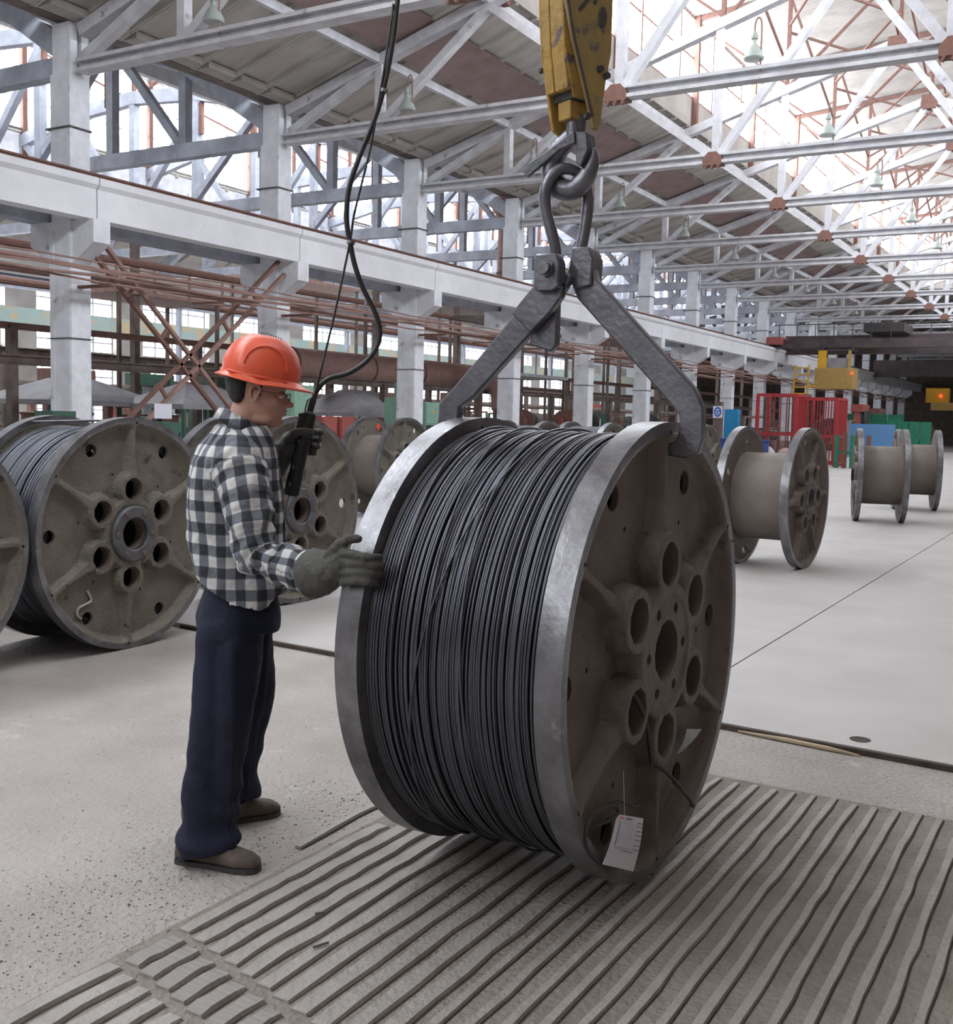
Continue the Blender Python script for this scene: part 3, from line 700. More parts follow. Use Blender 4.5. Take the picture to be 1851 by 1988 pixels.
for i in range(64):
    row = i % 3; y = 14 + (i // 3) * 3.4 + rr.uniform(-.5, .5); x = (-25.6 if y < 32 else -20.0, -29.5, -34.5)[row] + rr.uniform(-.6, .6)
    kind = rr.choice('abc') if y < 36 or row else 'c'; mt = rr.choice(['greend', 'brown', 'redd', 'hood', 'rust', 'rust']) if row or y < 36 else 'redd'
    key = (kind, mt, row, int((y - Y0) // 6)); n0 = 0
    while key in used:
        mt = list(CN)[n0 % 6]; kind = 'abc'[n0 // 6]; key = (kind, mt, row, int((y - Y0) // 6)); n0 += 1
    used.add(key)
    machine(kind, x, y, mt, '%s %s %s %s' % (CN[mt], KN[kind], DN[row], colbetween(y)), 'machines in the left bay')
# overhead clutter: small roofs and platforms hanging in the bay
for i, (x, y, z, L_, mt) in enumerate(((-26, 24, 4.9, 2.2, 'rustpale'), (-24, 33, 5.2, 2, 'hood'), (-23, 41, 5.6, 2.5, 'brown'), (-22, 50, 5.4, 2.5, 'rust'), (-28, 45, 6.6, 3, 'brown'), (-30, 36, 6.9, 3, 'rustpale'), (-24, 60, 6.5, 3, 'brown'), (-21, 39, 3.2, 2.2, 'hood'))):
    t = thing('steel_platform', (x, y, z), 0, '%s platform in the left bay, %s' % ({'rustpale': 'pale rusty', 'hood': 'grey', 'brown': 'brown', 'rust': 'rust-red'}[mt], colbetween(y)) + (', the higher one' if z > 6 else ''), 'platform')
    MB().box(-1.2, -L_, 0, 1.2, L_, .12).build('deck', mt, t)
    for q in (-1, -.33, .33, 1): MB().box(1.15, q * L_ * .97 - .03, .1, 1.2, q * L_ * .97 + .03, 1.0).build('post', mt, t)
    MB().box(1.15, -L_, .95, 1.2, L_, 1.0).build('rail', mt, t)
    for sx in (-1.1, 1.1):
        for sy in (-1, 1): MB().box(sx - .05, sy * L_ * .9 - .05, -z, sx + .05, sy * L_ * .9 + .05, 0).build('leg', 'brown', t)

# ================================================================== RIGHT BACKGROUND
# crane across the hall
cr = thing('overhead_crane', (0, 65, 0), 0, 'dark overhead travelling crane bridge spanning the hall in the distance', 'crane')
MB().box(-17.1, -.35, 5.7, 5.5, .35, 6.75).build('main_girder', 'crane', cr); MB().box(-17.1, -2.6, 5.9, 5.5, -2.0, 6.4).build('front_girder', 'crane', cr)
MB().box(-17.4, -3.2, 6.08, -16.6, 1.2, 6.5).build('end_carriage', 'redd', cr)
for q in range(0, 22): MB().box(-16.8 + q, -2.9, 6.2, -16.76 + q, -2.86, 7.2).build('rail_post', 'dark', cr)
MB().box(-17, -2.9, 7.15, 5, -2.86, 7.2).build('hand_rail', 'dark', cr)
MB().box(-12.3, -2.5, 6.75, -10.2, .3, 7.2).build('trolley', 'dark', cr)
cb = thing('crane_cab', (-14.6, 61.6, 0), 0, 'ochre and yellow crane driver\'s cab hanging under the dark crane bridge', 'crane cab')
MB().box(0, 0, 3.62, 2.0, 1.6, 4.75).build('cab_box', 'ochre', cb)
for x, mt in ((.15, 'yel'), (1.75, 'ochre')): MB().box(x, 0, 4.75, x + (.45 if x < 1 else .15), .15, 5.7); MB().box(x, .8, 5.7, x + .15, 1.2, 5.95).build('hanger', 'crane', cb); MB().box(x, 0, 4.75, x + (.45 if x < 1 else .15), .15, 5.72).build('cab_post', mt, cb)
MB().box(.6, .1, 4.75, 1.75, .15, 5.3).build('cab_window', 'hood', cb); MB().box(0, 0, 5.7, 2.0, 1.6, 5.75).build('cab_roof', 'crane', cb)
MB().box(1.95, -.08, 4.4, 2.08, 0, 4.52).build('signal_lamp', 'redlamp', cb)
ld = thing('yellow_ladder', (-15.6, 61.2, 0), 0, 'yellow steel ladder and landing left of the crane cab', 'ladder')
for x in (0, .75): MB().bar((x, 0, 3.2), (x + .05, 0, 4.9), .07, .07).build('stile', 'yel', ld)
MB().box(.7, -.05, 3.7, 1.05, .45, 3.78).build('landing', 'yel', ld)
for q in range(5): MB().box(0, -.03, 3.3 + q * .35, .78, .03, 3.36 + q * .35).build('rung', 'yel', ld)
c2 = thing('overhead_crane', (0, 92, 0), 0, 'second, farther crane with yellow end boxes and red lamps', 'crane')
MB().box(-17.1, -.4, 5.6, 5.5, .4, 6.9).build('main_girder', 'crane', c2); MB().box(-13.0, -.9, 3.6, -11.3, -.4, 4.7).build('yellow_box', 'yel', c2); MB().box(-12.6, -.9, 3.0, -9, -.6, 3.6).build('lower_box', 'ochre', c2)
for x, z in ((-11.9, 4.1), (-10.7, 3.75)): MB().ell((x, -1.0, z), (.11, .1, .11), 10, 6).build('red_lamp', 'redlamp', c2)
# red cage
def cage(x, y, W_, D_, Hh, mt, lab, n=7):
    t = thing('steel_cage', (x, y, 0), 0, lab, 'cage')
    for sx in (0, W_):
        for sy in (0, D_): MB().box(sx - .06, sy - .06, 0, sx + .06, sy + .06, Hh).build('post', mt, t)
    for z in (.15, Hh * .45, Hh):
        MB().box(0, -.05, z - .05, W_, .0, z + .05).build('rail', mt, t); MB().box(0, D_ - .05, z - .05, W_, D_, z + .05).build('rail', mt, t)
        MB().box(-.05, 0, z - .05, 0, D_, z + .05).build('rail', mt, t); MB().box(W_, 0, z - .05, W_ + .05, D_, z + .05).build('rail', mt, t)
    for q in range(1, n): MB().box(W_ * q / n - .02, D_ - .04, 0, W_ * q / n + .02, D_, Hh).build('bar', mt, t); 
    for q in range(1, n): MB().box(W_, D_ * q / n - .02, 0, W_ + .04, D_ * q / n + .02, Hh).build('bar', mt, t)
    return t
cage(-11.9, 41.5, 1.45, 1.5, 2.7, 'red', 'bright red steel cage rack standing left of the other red rack', 6)
cage(-10.5, 42.6, 1.3, 1.6, 2.6, 'red', 'red steel cage rack with close vertical bars beside the green panels', 12)
cage(-12.2, 43.6, 1.6, .6, 2.75, 'brown', 'brown open rack behind the left red cage', 4)
for i, (x, y, s_, lab) in enumerate(((-11.3, 40.6, .5, 'pale grey sack lying in front of the left red cage'), (-10.6, 40.9, .45, 'pinkish sack right of the pale one by the red cage'), (-12.9, 36.0, .55, 'pale sack beside the blue bin behind the bare reel'))):
    m = MB(); m.ell((0, 0, s_ * .8), (s_ * .8, s_ * .6, s_ * .8), 14, 9); m.build('sack', mat('sack%d' % i, [(.55, .52, .52), (.50, .38, .38), (.6, .57, .52)][i], None, .9), loc=(x, y, 0), smooth='all', label=lab, cat='sack')
t = thing('blue_bin', (-12.5, 39.0, 0), 0, 'dark blue steel bin behind the bare reel', 'bin')
MB().box(0, 0, .1, 1.5, 1.0, .95).build('body', 'blued', t); MB().box(-.05, -.05, .95, 1.55, 1.05, 1.02).build('lip', 'blued', t); MB().box(.1, .1, 0, .3, .9, .1).build('foot', 'blued', t); MB().box(1.2, .1, 0, 1.4, .9, .1).build('foot', 'blued', t)
MB().box(.95, -.03, .6, 1.25, -.005, .85).build('paper_label', 'paper', t)
cabinet(-13.3, 43.4, .5, .5, .1, 2.15, 'blue', 'bright blue cabinet below and right of the round sign', 0)
cabinet(-12.9, 42.2, .5, .6, .1, 1.15, 'blue', 'low bright blue box next to the tall blue cabinet', 0)
sg_ = thing('sign_post', (-13.35, 41.2, 0), radians(-25), 'brown post carrying a square white sign with a round blue emblem', 'sign')
MB().box(-.12, 0, 0, .12, .16, 2.4).build('post', 'brown', sg_)
MB().box(-.24, -.03, 1.78, .22, -.005, 2.24).build('sign_plate', 'paper', sg_)
sp_ = MB().lathe([(0, -.036), (.19, -.036), (.19, -.03), (0, -.03)], 28, 'y', (0, 0, 2.01)).build('blue_disc', mat('sign_blue', (.03, .12, .55)), sg_)
m = MB(); m.lathe([(0, -.042), (.12, -.042), (.12, -.037), (0, -.037)], 20, 'y', (0, 0, 2.01)); m.build('white_symbol', 'paper', sg_)
m = MB(); m.prism([(-.12, 2.02), (.12, 2.02), (.11, 2.07), (-.11, 2.07)], 'y', -.048, -.043); m.prism([(-.07, 1.93), (.07, 1.93), (.05, 1.99), (-.05, 1.99)], 'y', -.048, -.043); m.build('symbol_detail', mat('sign_blue2', (.03, .12, .55)), sg_)
# green panels and posts
for i, (x, y, W_, z0, z1, lab) in enumerate(((-13.6, 64, 3.4, .2, 2.3, 'long bright green wall panel in the distance right of the red cages'), (-10.4, 60, 2.2, .2, 1.9, 'second green wall panel farther right'))):
    t = thing('partition_screen', (x, y, 0), 0, lab, 'panel'); 
    nq = 4
    for q in range(nq): MB().box(W_ * q / nq + .02, 0, z0, W_ * (q + 1) / nq - .02, .06, z1).build('panel', 'greenp', t)
    MB().box(0, .06, 0, .1, .12, z1).build('post', 'greend', t); MB().box(W_ - .1, .06, 0, W_, .12, z1).build('post', 'greend', t)
t = thing('green_stand', (-9.0, 41.6, 0), 0, 'green and rusty post stand on the floor left of the far reels', 'stand')
for q in range(5): MB().box(q * .28, 0, 0, q * .28 + .14, .2, 1.25 + .1 * (q % 2)).build('post', ['greenp', 'rust', 'greenp', 'greend', 'rust'][q], t)
MB().box(0, .05, .55, 1.3, .15, .65).build('rail', 'greenp', t)
t = thing('partition_screen', (-10.2, 50, 0), 0, 'light blue sheet panel in front of the green ones', 'panel'); MB().box(0, 0, .3, 1.9, .05, 1.7).build('panel', mat('light_blue', (.12, .28, .55)), t); MB().box(.1, 0, 0, .2, .05, .3).build('leg', 'blued', t); MB().box(1.7, 0, 0, 1.8, .05, .3).build('leg', 'blued', t)
rr = random.Random(5)
for i in range(14):
    x = -16 + rr.random() * 5 if i < 9 else -9.5 + rr.random() * 3.5; y = 46 + i * 4.2
    kind = 'abc'[i % 3]; mt = ['brown', 'greend', 'rust', 'hood', 'redd'][i % 5]
    machine(kind, x, y, mt, '%s %s far down the hall, %s from the red cages' % (CN[mt], KN[kind], ORD[i]), 'distant machines in the main hall')

# white notices fixed on thin stands among the machines
for i, (x, y, z, lab) in enumerate(((-15.5, 14.75, 1.42, 'white notice card on a thin stand between the left reel and the worker'), (-14.0, 22.9, 1.35, 'white notice card on a thin stand right of the dull red cabinets'), (-15.0, 36.5, 1.15, 'small white notice card on a stand seen over the hanging reel'), (-12.5, 33.5, 1.2, 'small white notice card on a stand near the right tong tip'))):
    t = thing('notice_stand', (x, y, 0), radians(35), lab, 'notice')
    MB().box(-.02, .01, 0, .02, .05, z).build('post', 'dark', t); MB().box(-.16, -.01, z - .02, .16, .01, z + .26).build('card', 'paper', t)
# ---- bell lamps on the trusses
def lamp_parts():
    return [('shade', MB().lathe([(0, .36), (.04, .36), (.05, .24), (.10, .20), (.17, .06), (.19, .0), (.175, -.03), (0, -.035)], 20).mesh('shade', 'lamp', True)),
            ('gooseneck', MB().tube(catmull([(0, 0, .34), (0, 0, .6), (.05, 0, .72), (.12, 0, .62), (.13, 0, .1), (.13, 0, -.25)], 4), .018, 6).mesh('gooseneck', 'rustpale', True)),
            ('socket', MB().lathe([(.06, .34), (.07, .38), (.05, .46), (.02, .48)], 12).mesh('socket', 'lamp', True))]
LM = lamp_parts()
for k in range(0, 13):
    for x, w_ in ((-6.25, 'near the roof ridge'), (-14.0, 'near the column row')):
        t = thing('factory_lamp', (x, Y0 + k * BAY - .1, 8.32), 0, 'bell-shaped grey factory lamp on the %s visible truss, %s' % (ORD[k], w_), 'lamp', 'bell lamps on the trusses')
        for nm, me in LM: inst(nm, me, t)

# ================================================================== REELS
R_ = .75
def height(y, z, big):
    """depth of the flange face below the rim plane at point (y, z)"""
    r = math.hypot(y, z); a = atan2(y, z)
    def sm(e0, e1, x):
        t = max(0, min(1, (x - e0) / (e1 - e0))); return t * t * (3 - 2 * t)
    d = .058
    # outer lip
    lip = sm(.665, .715, r); d = d * (1 - lip)
    # ribs at every 60 degrees, in line with the big holes
    k = round(a / (pi / 3)); aa = a - k * pi / 3; perp = abs(r * sin(aa)); along = r * cos(aa)
    if along > .2:
        rib = 1 - sm(.012 + .02 * sm(.55, .30, r), .038 + .03 * sm(.55, .30, r), perp)
        d = min(d, d - rib * (.052 if big else .048) * (1 - lip) - rib * .016 * sm(.5, .3, r))
    # raised hub with scallops round the holes
    hub = 1 - sm(.222, .256, r)
    hy, hz = .287 * sin(k * pi / 3), .287 * cos(k * pi / 3); sc = 1 - sm(.100, .124, math.hypot(y - hy, z - hz))
    d = min(d, .058 - (.074 if big else .060) * max(hub, sc))
    if r < .185: d += .006
    return d
def flange_mesh(big, step):
    pts = []; edges = []
    def circle(cy, cz, r, n):
        s0 = len(pts)
        for j in range(n): a = 2 * pi * j / n; pts.append(Vector((cy + r * sin(a), cz + r * cos(a))))
        for j in range(n): edges.append((s0 + j, s0 + (j + 1) % n))
    holes = [(0, 0, .102, 28)]
    for k in range(6):
        a = k * pi / 3; holes.append((.287 * sin(a), .287 * cos(a), .075, 20))
        b = a + pi / 6; holes.append((.61 * sin(b), .61 * cos(b), .043, 14))
        if big: holes.append((.150 * sin(b + .0), .150 * cos(b + .0), .019, 8)); holes.append((.47 * sin(b + .06), .47 * cos(b + .06), .010, 6)); holes.append((.715 * sin(a + .02), .715 * cos(a + .02), .008, 6))
        else: holes.append((.715 * sin(a + .02), .715 * cos(a + .02), .009, 6)); holes.append((.40 * sin(b + .2), .40 * cos(b + .2), .009, 6))
    circle(0, 0, R_, 96); circle(0, 0, .702, 96)
    for h in holes: circle(*h)
    n = int(R_ / step) + 1
    for i in range(-n, n + 1):
        for j in range(-int(n * 1.2), int(n * 1.2) + 1):
            y = i * step + (step / 2 if j % 2 else 0); z = j * step * .866; r = math.hypot(y, z)
            if r > R_ - step * .5 or abs(r - .702) < step * .4: continue
            if any(math.hypot(y - h[0], z - h[1]) < h[2] + step * .45 for h in holes): continue
            pts.append(Vector((y, z)))
    res = delaunay_2d_cdt(pts, edges, [], 0, 1e-5)
    vs, fs = res[0], res[2]
    tri = []
    for f in fs:
        c = sum((vs[i] for i in f), Vector((0, 0))) / len(f)
        if c.length > R_ or any(math.hypot(c.x - h[0], c.y - h[1]) < h[2] * .96 for h in holes): continue
        tri.append(tuple(f))
    m = MB(); N = len(vs); T = .085
    m.v = [(-height(v.x, v.y, big), v.x, v.y) for v in vs] + [(-T + (.0 if v.length > .70 else .004), v.x, v.y) for v in vs]
    cnt = {}
    for f in tri:
        m.f.append(f); m.f.append(tuple(i + N for i in reversed(f)))
        for a, b in zip(f, f[1:] + f[:1]): cnt[(a, b)] = 1
    for (a, b) in list(cnt):
        if (b, a) not in cnt:
            m.f.append((b, a, a + N, b + N))
    m.mi = []
    nw = len(m.f)
    for f in m.f:
        rr_ = sum(math.hypot(m.v[i][1], m.v[i][2]) for i in f) / len(f)
        m.mi.append(1 if rr_ > .712 else (2 if (min(f) < N <= max(f)) else 0))  # hole walls take a dark colour, their shade is painted in
    return m
FB = flange_mesh(True, .0095).mesh('flange', ['spool', 'rim', 'brown'], True)
FS = flange_mesh(False, .0135).mesh('flange', ['spoolworn', 'rim', 'brown'], True)
def wires(n, r0, sides, seg, seed, r=.0042, jitter=.007, w=.61):
    rd = random.Random(seed); m = MB()
    for i in range(n):
        x = -w + w * (i + .5) / n + rd.gauss(0, .0018); rr_ = r0 + rd.random() * jitter + (.004 if rd.random() < .12 else 0)
        ph = rd.random() * 6.28; am = rd.uniform(.0005, .0028); am2 = rd.uniform(.0, .0016); p2 = rd.random() * 6.28
        P = []
        for k in range(seg):
            a = 2 * pi * k / seg
            xx = x + am * sin(a + ph) + am2 * sin(2 * a + p2); q = rr_ + .0015 * sin(3 * a + ph)
            P.append((max(-w + r, min(-r, xx)), q * sin(a), q * cos(a)))
        m.tube(P, r, sides, closed=True)
    return m
def crossings(r0, w, seed, n):
    rd = random.Random(seed); m = MB()
    for i in range(n):
        x0 = -w * (.16 + .74 * ((i * .37 + .62) % 1)); ph = rd.uniform(-.4, .9) - 1.2; A = rd.choice((-1, 1)) * rd.uniform(.03, .07) if i else .12
        P = []
        for k in range(121):
            a = -pi + 2 * pi * k / 120; t = max(-1, min(1, (a - ph) / 1.3)); g = sin(t * pi / 2)
            rr_ = r0 + .009 * (1 - min(1, abs(abs(a) - pi) / .35 * -1 + 1)) if abs(a) > pi - .35 else r0 + .009
            P.append((max(-w + .02, min(-.02, x0 + A * g)), (rr_ - (.014 if abs(a) > pi - .35 else 0)) * sin(a), (rr_ - (.014 if abs(a) > pi - .35 else 0)) * cos(a)))
        m.tube(P, .0042, 6)
    return m
WG = .61
WB = wires(76, .6985, 8, 190, 4, .0046, .0075).mesh('wire_winding', 'wire', 'all')
WX = crossings(.7085, WG, 8, 4).mesh('crossing_wire', 'wire', 'all')
WS = wires(66, .670, 6, 110, 9, .0052, .005).mesh('wire_winding', 'wire', 'all')
CORE_BIG = MB().lathe([(.60, -WG), (.694, -WG), (.694, 0), (.60, 0)], 96, 'x', caps=False).mesh('wire_core', 'wirecore', True)
CORE = MB().lathe([(.60, -WG), (.668, -WG), (.668, 0), (.60, 0)], 96, 'x', caps=False).mesh('wire_core', 'wirecore', True)
DRUM = MB().lathe([(.47, -WG - .01), (.47, .01)], 72, 'x', caps=False).mesh('drum', 'drum', True)
HUBR = MB()
HUBR.lathe([(.104, .0), (.104, .016), (.112, .022), (.170, .020), (.182, .008), (.182, -.01)], 40, 'x', caps=False)
HUB = HUBR.mesh('hub_ring', 'hub', True)
BOLT = MB().lathe([(.0, .032), (.017, .032), (.02, .028), (.02, .018)], 8, 'x').mesh('bolt', 'brown')
BORE = MB(); BORE.tube([(-.74, 0, 0), (.04, 0, 0)], .1025, 28, caps=False); BORE = BORE.mesh('axle_tube', 'wirecore', True)  # near-black tube wall paints in the shade inside the bore
def reel(name, loc, yaw, roll, wound, big, label, ring=True, tilt=0):
    """origin: centre of the front (+X) face"""
    t = thing(name, loc, 0, label, 'cable reel', 'steel wire reels'); t.rotation_euler = (0, tilt, yaw)
    fm = FB if big else FS
    inst('flange', fm, t, rot=(roll, 0, 0)); inst('flange', fm, t, (-.78, 0, 0), rot=(-roll, 0, pi))
    if wound:
        o = inst('wire_winding', WB if big else WS, t, (-.085, 0, 0)); o['kind'] = 'stuff'
        inst('wire_core', CORE_BIG if big else CORE, t, (-.085, 0, 0))
    else: inst('drum', DRUM, t, (-.085, 0, 0))
    inst('axle_tube', BORE, t, (-.085, 0, 0))
    if ring:
        h = inst('hub_ring', HUB, t, (.008, 0, 0), rot=(roll, 0, 0))
        for k in range(6): a = k * pi / 3 + pi / 6; inst('bolt', BOLT, h, (0, .145 * sin(a), .145 * cos(a)))
    return t
big = reel('wire_reel', (-1.243, 3.373, .803), -.013, radians(2), True, True, 'huge steel reel full of black wire hanging from the tongs, front and centre', False)
for i in range(1): inst('crossing_wire', WX, big, (-.085, 0, 0))
a2 = reel('wire_reel', (-5.463, 4.938, .752), .02, radians(-2), True, False, 'steel reel full of black wire standing left behind the worker, flange with a chalk mark')
reel('wire_reel', (-5.5, 3.415, .752), -.03, radians(30), True, False, 'leftmost reel, cut by the picture edge, showing only part of one chalked flange')
reel('wire_reel', (-5.601, 6.787, .782), -.02, radians(2), False, False, 'reel directly behind the worker\'s arm, its hub ring showing beside the shirt')
reel('wire_reel', (-9.3, 13.8, .782), .0, radians(4), False, False, 'bare brown reel between the worker and the hanging reel, small orange dot on the flange')
reel('wire_reel', (-6.1, 18.4, .782), .0, radians(8), True, False, 'distant wound reel whose flange shows just right of the tong tip', False)
reel('wire_reel', (-6.6, 15.4, .782), .0, radians(20), True, False, 'distant wound reel peeking over the top of the hanging reel')
reel('wire_reel', (-7.0, 14.0, .782), .0, radians(20), True, False, 'wound reel behind the hanging reel, only its top edge showing')
reel('wire_reel', (-2.783, 11.78, .782), -.05, radians(33), False, True, 'bare brown reel standing on the pale floor right beside the hanging reel', True)
reel('wire_reel', (-2.901, 18.67, .782), .26, radians(10), False, True, 'second bare reel of the right row, farther down the hall')
reel('wire_reel', (-2.842, 21.97, .782), .24, radians(25), False, True, 'third bare reel of the right row, partly behind the second')
reel('wire_reel', (-1.95, 27.2, .782), .2, radians(5), False, False, 'farthest reel of the right row, cut by the right picture edge')
sm_ = reel('wire_reel', (-8.05, 9.75, .60), .0, radians(12), False, False, 'smaller dark reel low between the worker\'s reel and the bare brown reel', False); sm_.scale = (.76, .76, .76)
# orange dot on the bare reel's flange
MB().lathe([(0, 0), (.05, 0), (.05, .004), (0, .004)], 14, 'x', (-9.3 - .78 + .001 + .085, 13.98, 1.38)).build('paint_dot', 'helmet', None, label='small orange paint dot on the rear flange of the bare brown reel', cat='paint mark')
# chalk marks
def chalk(parent, pts, lab=None):
    m = MB(); m.tube(catmull([(-.048, y, z) for y, z in pts], 5), .008, 5); return m.build('chalk_mark', 'chalk', parent)
chalk(a2, [(-.33, -.34), (-.30, -.40), (-.34, -.42), (-.40, -.44), (-.41, -.48), (-.38, -.51)])
l1 = [o for o in bpy.data.objects if o.get('label', '').startswith('leftmost reel')][0]
chalk(l1, [(.42, -.18), (.50, -.14), (.55, -.20), (.53, -.29), (.47, -.33), (.40, -.30)]); chalk(l1, [(.43, -.40), (.49, -.46), (.52, -.36)]); chalk(l1, [(.42, -.23), (.50, -.27)])
# strap wire across the top of the wound left reel
MB().tube([(-5.463 - .72, 4.70, 1.455), (-5.463 - .35, 4.95, 1.475), (-5.463 - .06, 5.05, 1.485)], .008, 6).build('tie_wire', 'rim', label='thin bright tie wire over the top of the wound left reel', cat='wire')
# loose wire ends, tags on the big reel's face (parts of the big reel)
def face(x, y, z): return (x + 1.243, y - 3.373, z - .803)
def loosewire(pts, r=.006): MB().tube(catmull([face(*p) for p in pts], 6), r, 7).build('loose_wire_end', 'dark', big, smooth='all')
loosewire([(-1.34, 3.05, .75), (-1.24, 3.099, .718), (-1.235, 3.217, .601), (-1.235, 3.275, .477), (-1.235, 3.30, .445), (-1.235, 3.453, .359), (-1.235, 3.679, .202), (-1.25, 3.74, .16)], .007)
loosewire([(-1.232, 3.275, .477), (-1.23, 3.267, .419), (-1.232, 3.22, .347), (-1.234, 3.17, .335), (-1.235, 3.112, .354), (-1.235, 3.02, .40), (-1.235, 2.96, .41)], .0028)
loosewire([(-1.26, 2.85, .36), (-1.235, 2.901, .364), (-1.225, 2.96, .362), (-1.222, 2.992, .375), (-1.228, 2.97, .398), (-1.235, 2.909, .408), (-1.24, 2.845, .405), (-1.24, 2.805, .37), (-1.24, 2.82, .313), (-1.24, 2.904, .245), (-1.245, 2.985, .189)], .0055)
loosewire([(-1.27, 4.02, 1.10), (-1.24, 4.036, 1.109), (-1.23, 4.137, 1.088), (-1.22, 4.188, 1.055), (-1.22, 4.17, 1.034), (-1.23, 4.094, 1.02)], .0035)
def tagm(name, c, mtl, mark=True):
    m = MB(); n = 6; vs = []
    (A, B_, C_, D_) = [Vector(face(*p)) for p in c]
    for i in range(n + 1):
        for j in range(n + 1):
            u, v = i / n, j / n; p = (A * (1 - u) + B_ * u) * (1 - v) + (D_ * (1 - u) + C_ * u) * v; p.x += .006 * sin(v * 3.1); vs.append(p)
    m.add(vs, [(i * (n + 1) + j, (i + 1) * (n + 1) + j, (i + 1) * (n + 1) + j + 1, i * (n + 1) + j + 1) for i in range(n) for j in range(n)])
    o = m.build(name, mtl, big); md = o.modifiers.new('s', 'SOLIDIFY'); md.thickness = .0012; return o
TAGC = [(-1.222, 2.984, .370), (-1.218, 3.187, .295), (-1.222, 3.129, .14), (-1.225, 2.897, .243)]
tg = tagm('paper_tag', TAGC, 'paper')
A, B_, C_, D_ = [Vector(face(*p)) for p in TAGC]
def tagp(u, v, off=.006): p = (A * (1 - u) + B_ * u) * (1 - v) + (D_ * (1 - u) + C_ * u) * v; p.x += off + .006 * sin(v * 3.1); return p
def strip_(u0, u1, v0, v1, mt):
    m = MB(); q = [tagp(u0, v0), tagp(u1, v0), tagp(u1, v1), tagp(u0, v1)]; q2 = [p + Vector((.0006, 0, 0)) for p in q]
    m.add(q + q2, [(0, 1, 2, 3), (7, 6, 5, 4), (0, 4, 5, 1), (1, 5, 6, 2), (2, 6, 7, 3), (3, 7, 4, 0)]); m.build('printed_line', mt, tg)
strip_(.10, .18, .035, .065, 'redink'); strip_(.28, .52, .035, .075, 'ink'); strip_(.12, .62, .14, .60, 'paperprint')
for v in (.10, .16, .25, .33, .42, .52, .60): strip_(.72, .92, v, v + .018, 'ink')
strip_(.40, .72, .66, .675, 'ink'); strip_(.15, .6, .63, .645, 'paperprint')
tagm('plastic_tag', [(-1.27, 3.70, .455), (-1.262, 3.838, .424), (-1.27, 3.65, .383), (-1.275, 3.614, .383)], mat('clear_plastic', (.34, .36, .38), (.22, .24, .25), .25, 0, 12))
MB().tube([face(-1.238, 3.06, .48), face(-1.225, 3.05, .34)], .0008, 6).build('tag_string', 'paper', big)

# ================================================================== TONGS, LINK, HOOK, BLOCK
YT = 3.373
tg_ = thing('lifting_tongs', (-1.62, YT, 2.05), 0, 'dark forged steel lifting tongs gripping both flanges of the hanging reel', 'lifting tongs')
def L(x, z, y=0): return (x + 1.62, y, z - 2.05)
def plate(name, poly, y0, y1, mt='tong', parent=None, bev=.006):
    m = MB(); m.prism([(x + 1.62, z - 2.05) for x, z in poly], 'y', y0, y1); o = m.build(name, mt, parent or tg_, smooth=True)
    b = o.modifiers.new('b', 'BEVEL'); b.width = bev; b.segments = 2; b.limit_method = 'ANGLE'; return o
# right arm: long flat bar that bends down and hooks over the front flange
plate('tong_arm', [(-1.615, 2.085), (-1.555, 2.095), (-1.53, 2.02), (-1.175, 1.66), (-1.145, 1.60), (-1.142, 1.50), (-1.155, 1.455), (-1.20, 1.435), (-1.27, 1.445), (-1.30, 1.465), (-1.235, 1.49), (-1.222, 1.525), (-1.225, 1.575), (-1.245, 1.60), (-1.60, 1.96), (-1.63, 2.02)], .005, .045)
# left arm: upper thick cheek and lower bar hooking over the rear flange
plate('tong_arm', [(-1.60, 2.03), (-1.66, 2.07), (-1.745, 1.98), (-2.055, 1.655), (-2.115, 1.60), (-2.118, 1.53), (-2.10, 1.47), (-2.04, 1.445), (-1.97, 1.45), (-1.95, 1.47), (-2.02, 1.49), (-2.035, 1.52), (-2.03, 1.585), (-1.97, 1.625), (-1.66, 1.93)], -.045, -.005)
plate('cheek_plate', [(-1.62, 2.01), (-1.69, 2.04), (-1.81, 1.91), (-1.735, 1.84), (-1.66, 1.91), (-1.62, 1.96)], -.075, -.04)
plate('stop_plate', [(-1.68, 1.97), (-1.655, 1.97), (-1.655, 1.80), (-1.675, 1.78), (-1.76, 1.805), (-1.74, 1.86)], -.035, .0)
plate('pivot_block', [(-1.71, 2.10), (-1.635, 2.10), (-1.62, 2.07), (-1.62, 1.99), (-1.64, 1.975), (-1.70, 1.975), (-1.715, 2.0), (-1.715, 2.08)], -.10, -.045)
plate('clevis', [(-1.62, 2.13), (-1.56, 2.13), (-1.54, 2.09), (-1.545, 2.0), (-1.60, 1.99), (-1.63, 2.05)], -.01, .08)
MB().tube([L(-1.665, 2.05, -.13), L(-1.665, 2.05, .07)], .021, 14).build('pivot_bolt', 'rim', tg_, smooth=True)
MB().tube([L(-1.665, 2.05, -.112), L(-1.665, 2.05, -.10)], .03, 6).build('nut', 'tong', tg_)
lk = thing('chain_link', (-1.62, YT, 2.05), 0, 'long forged steel link joining the crane hook to the lifting tongs', 'link')
pts = [L(-1.665, 2.09, -.03), L(-1.672, 2.15, -.04), L(-1.70, 2.25, -.05), L(-1.70, 2.32, -.055), L(-1.672, 2.375, -.04), L(-1.642, 2.39, -.01), L(-1.615, 2.375, .02), L(-1.595, 2.32, .045), L(-1.592, 2.25, .045), L(-1.60, 2.17, .04), L(-1.615, 2.09, .035)]
MB().tube(catmull(pts, 7), .020, 14).build('link_bar', 'tong', lk, smooth='all')
hk = thing('crane_hook', (-1.62, YT, 2.05), 0, 'forged crane hook with a safety latch under the yellow block', 'hook')
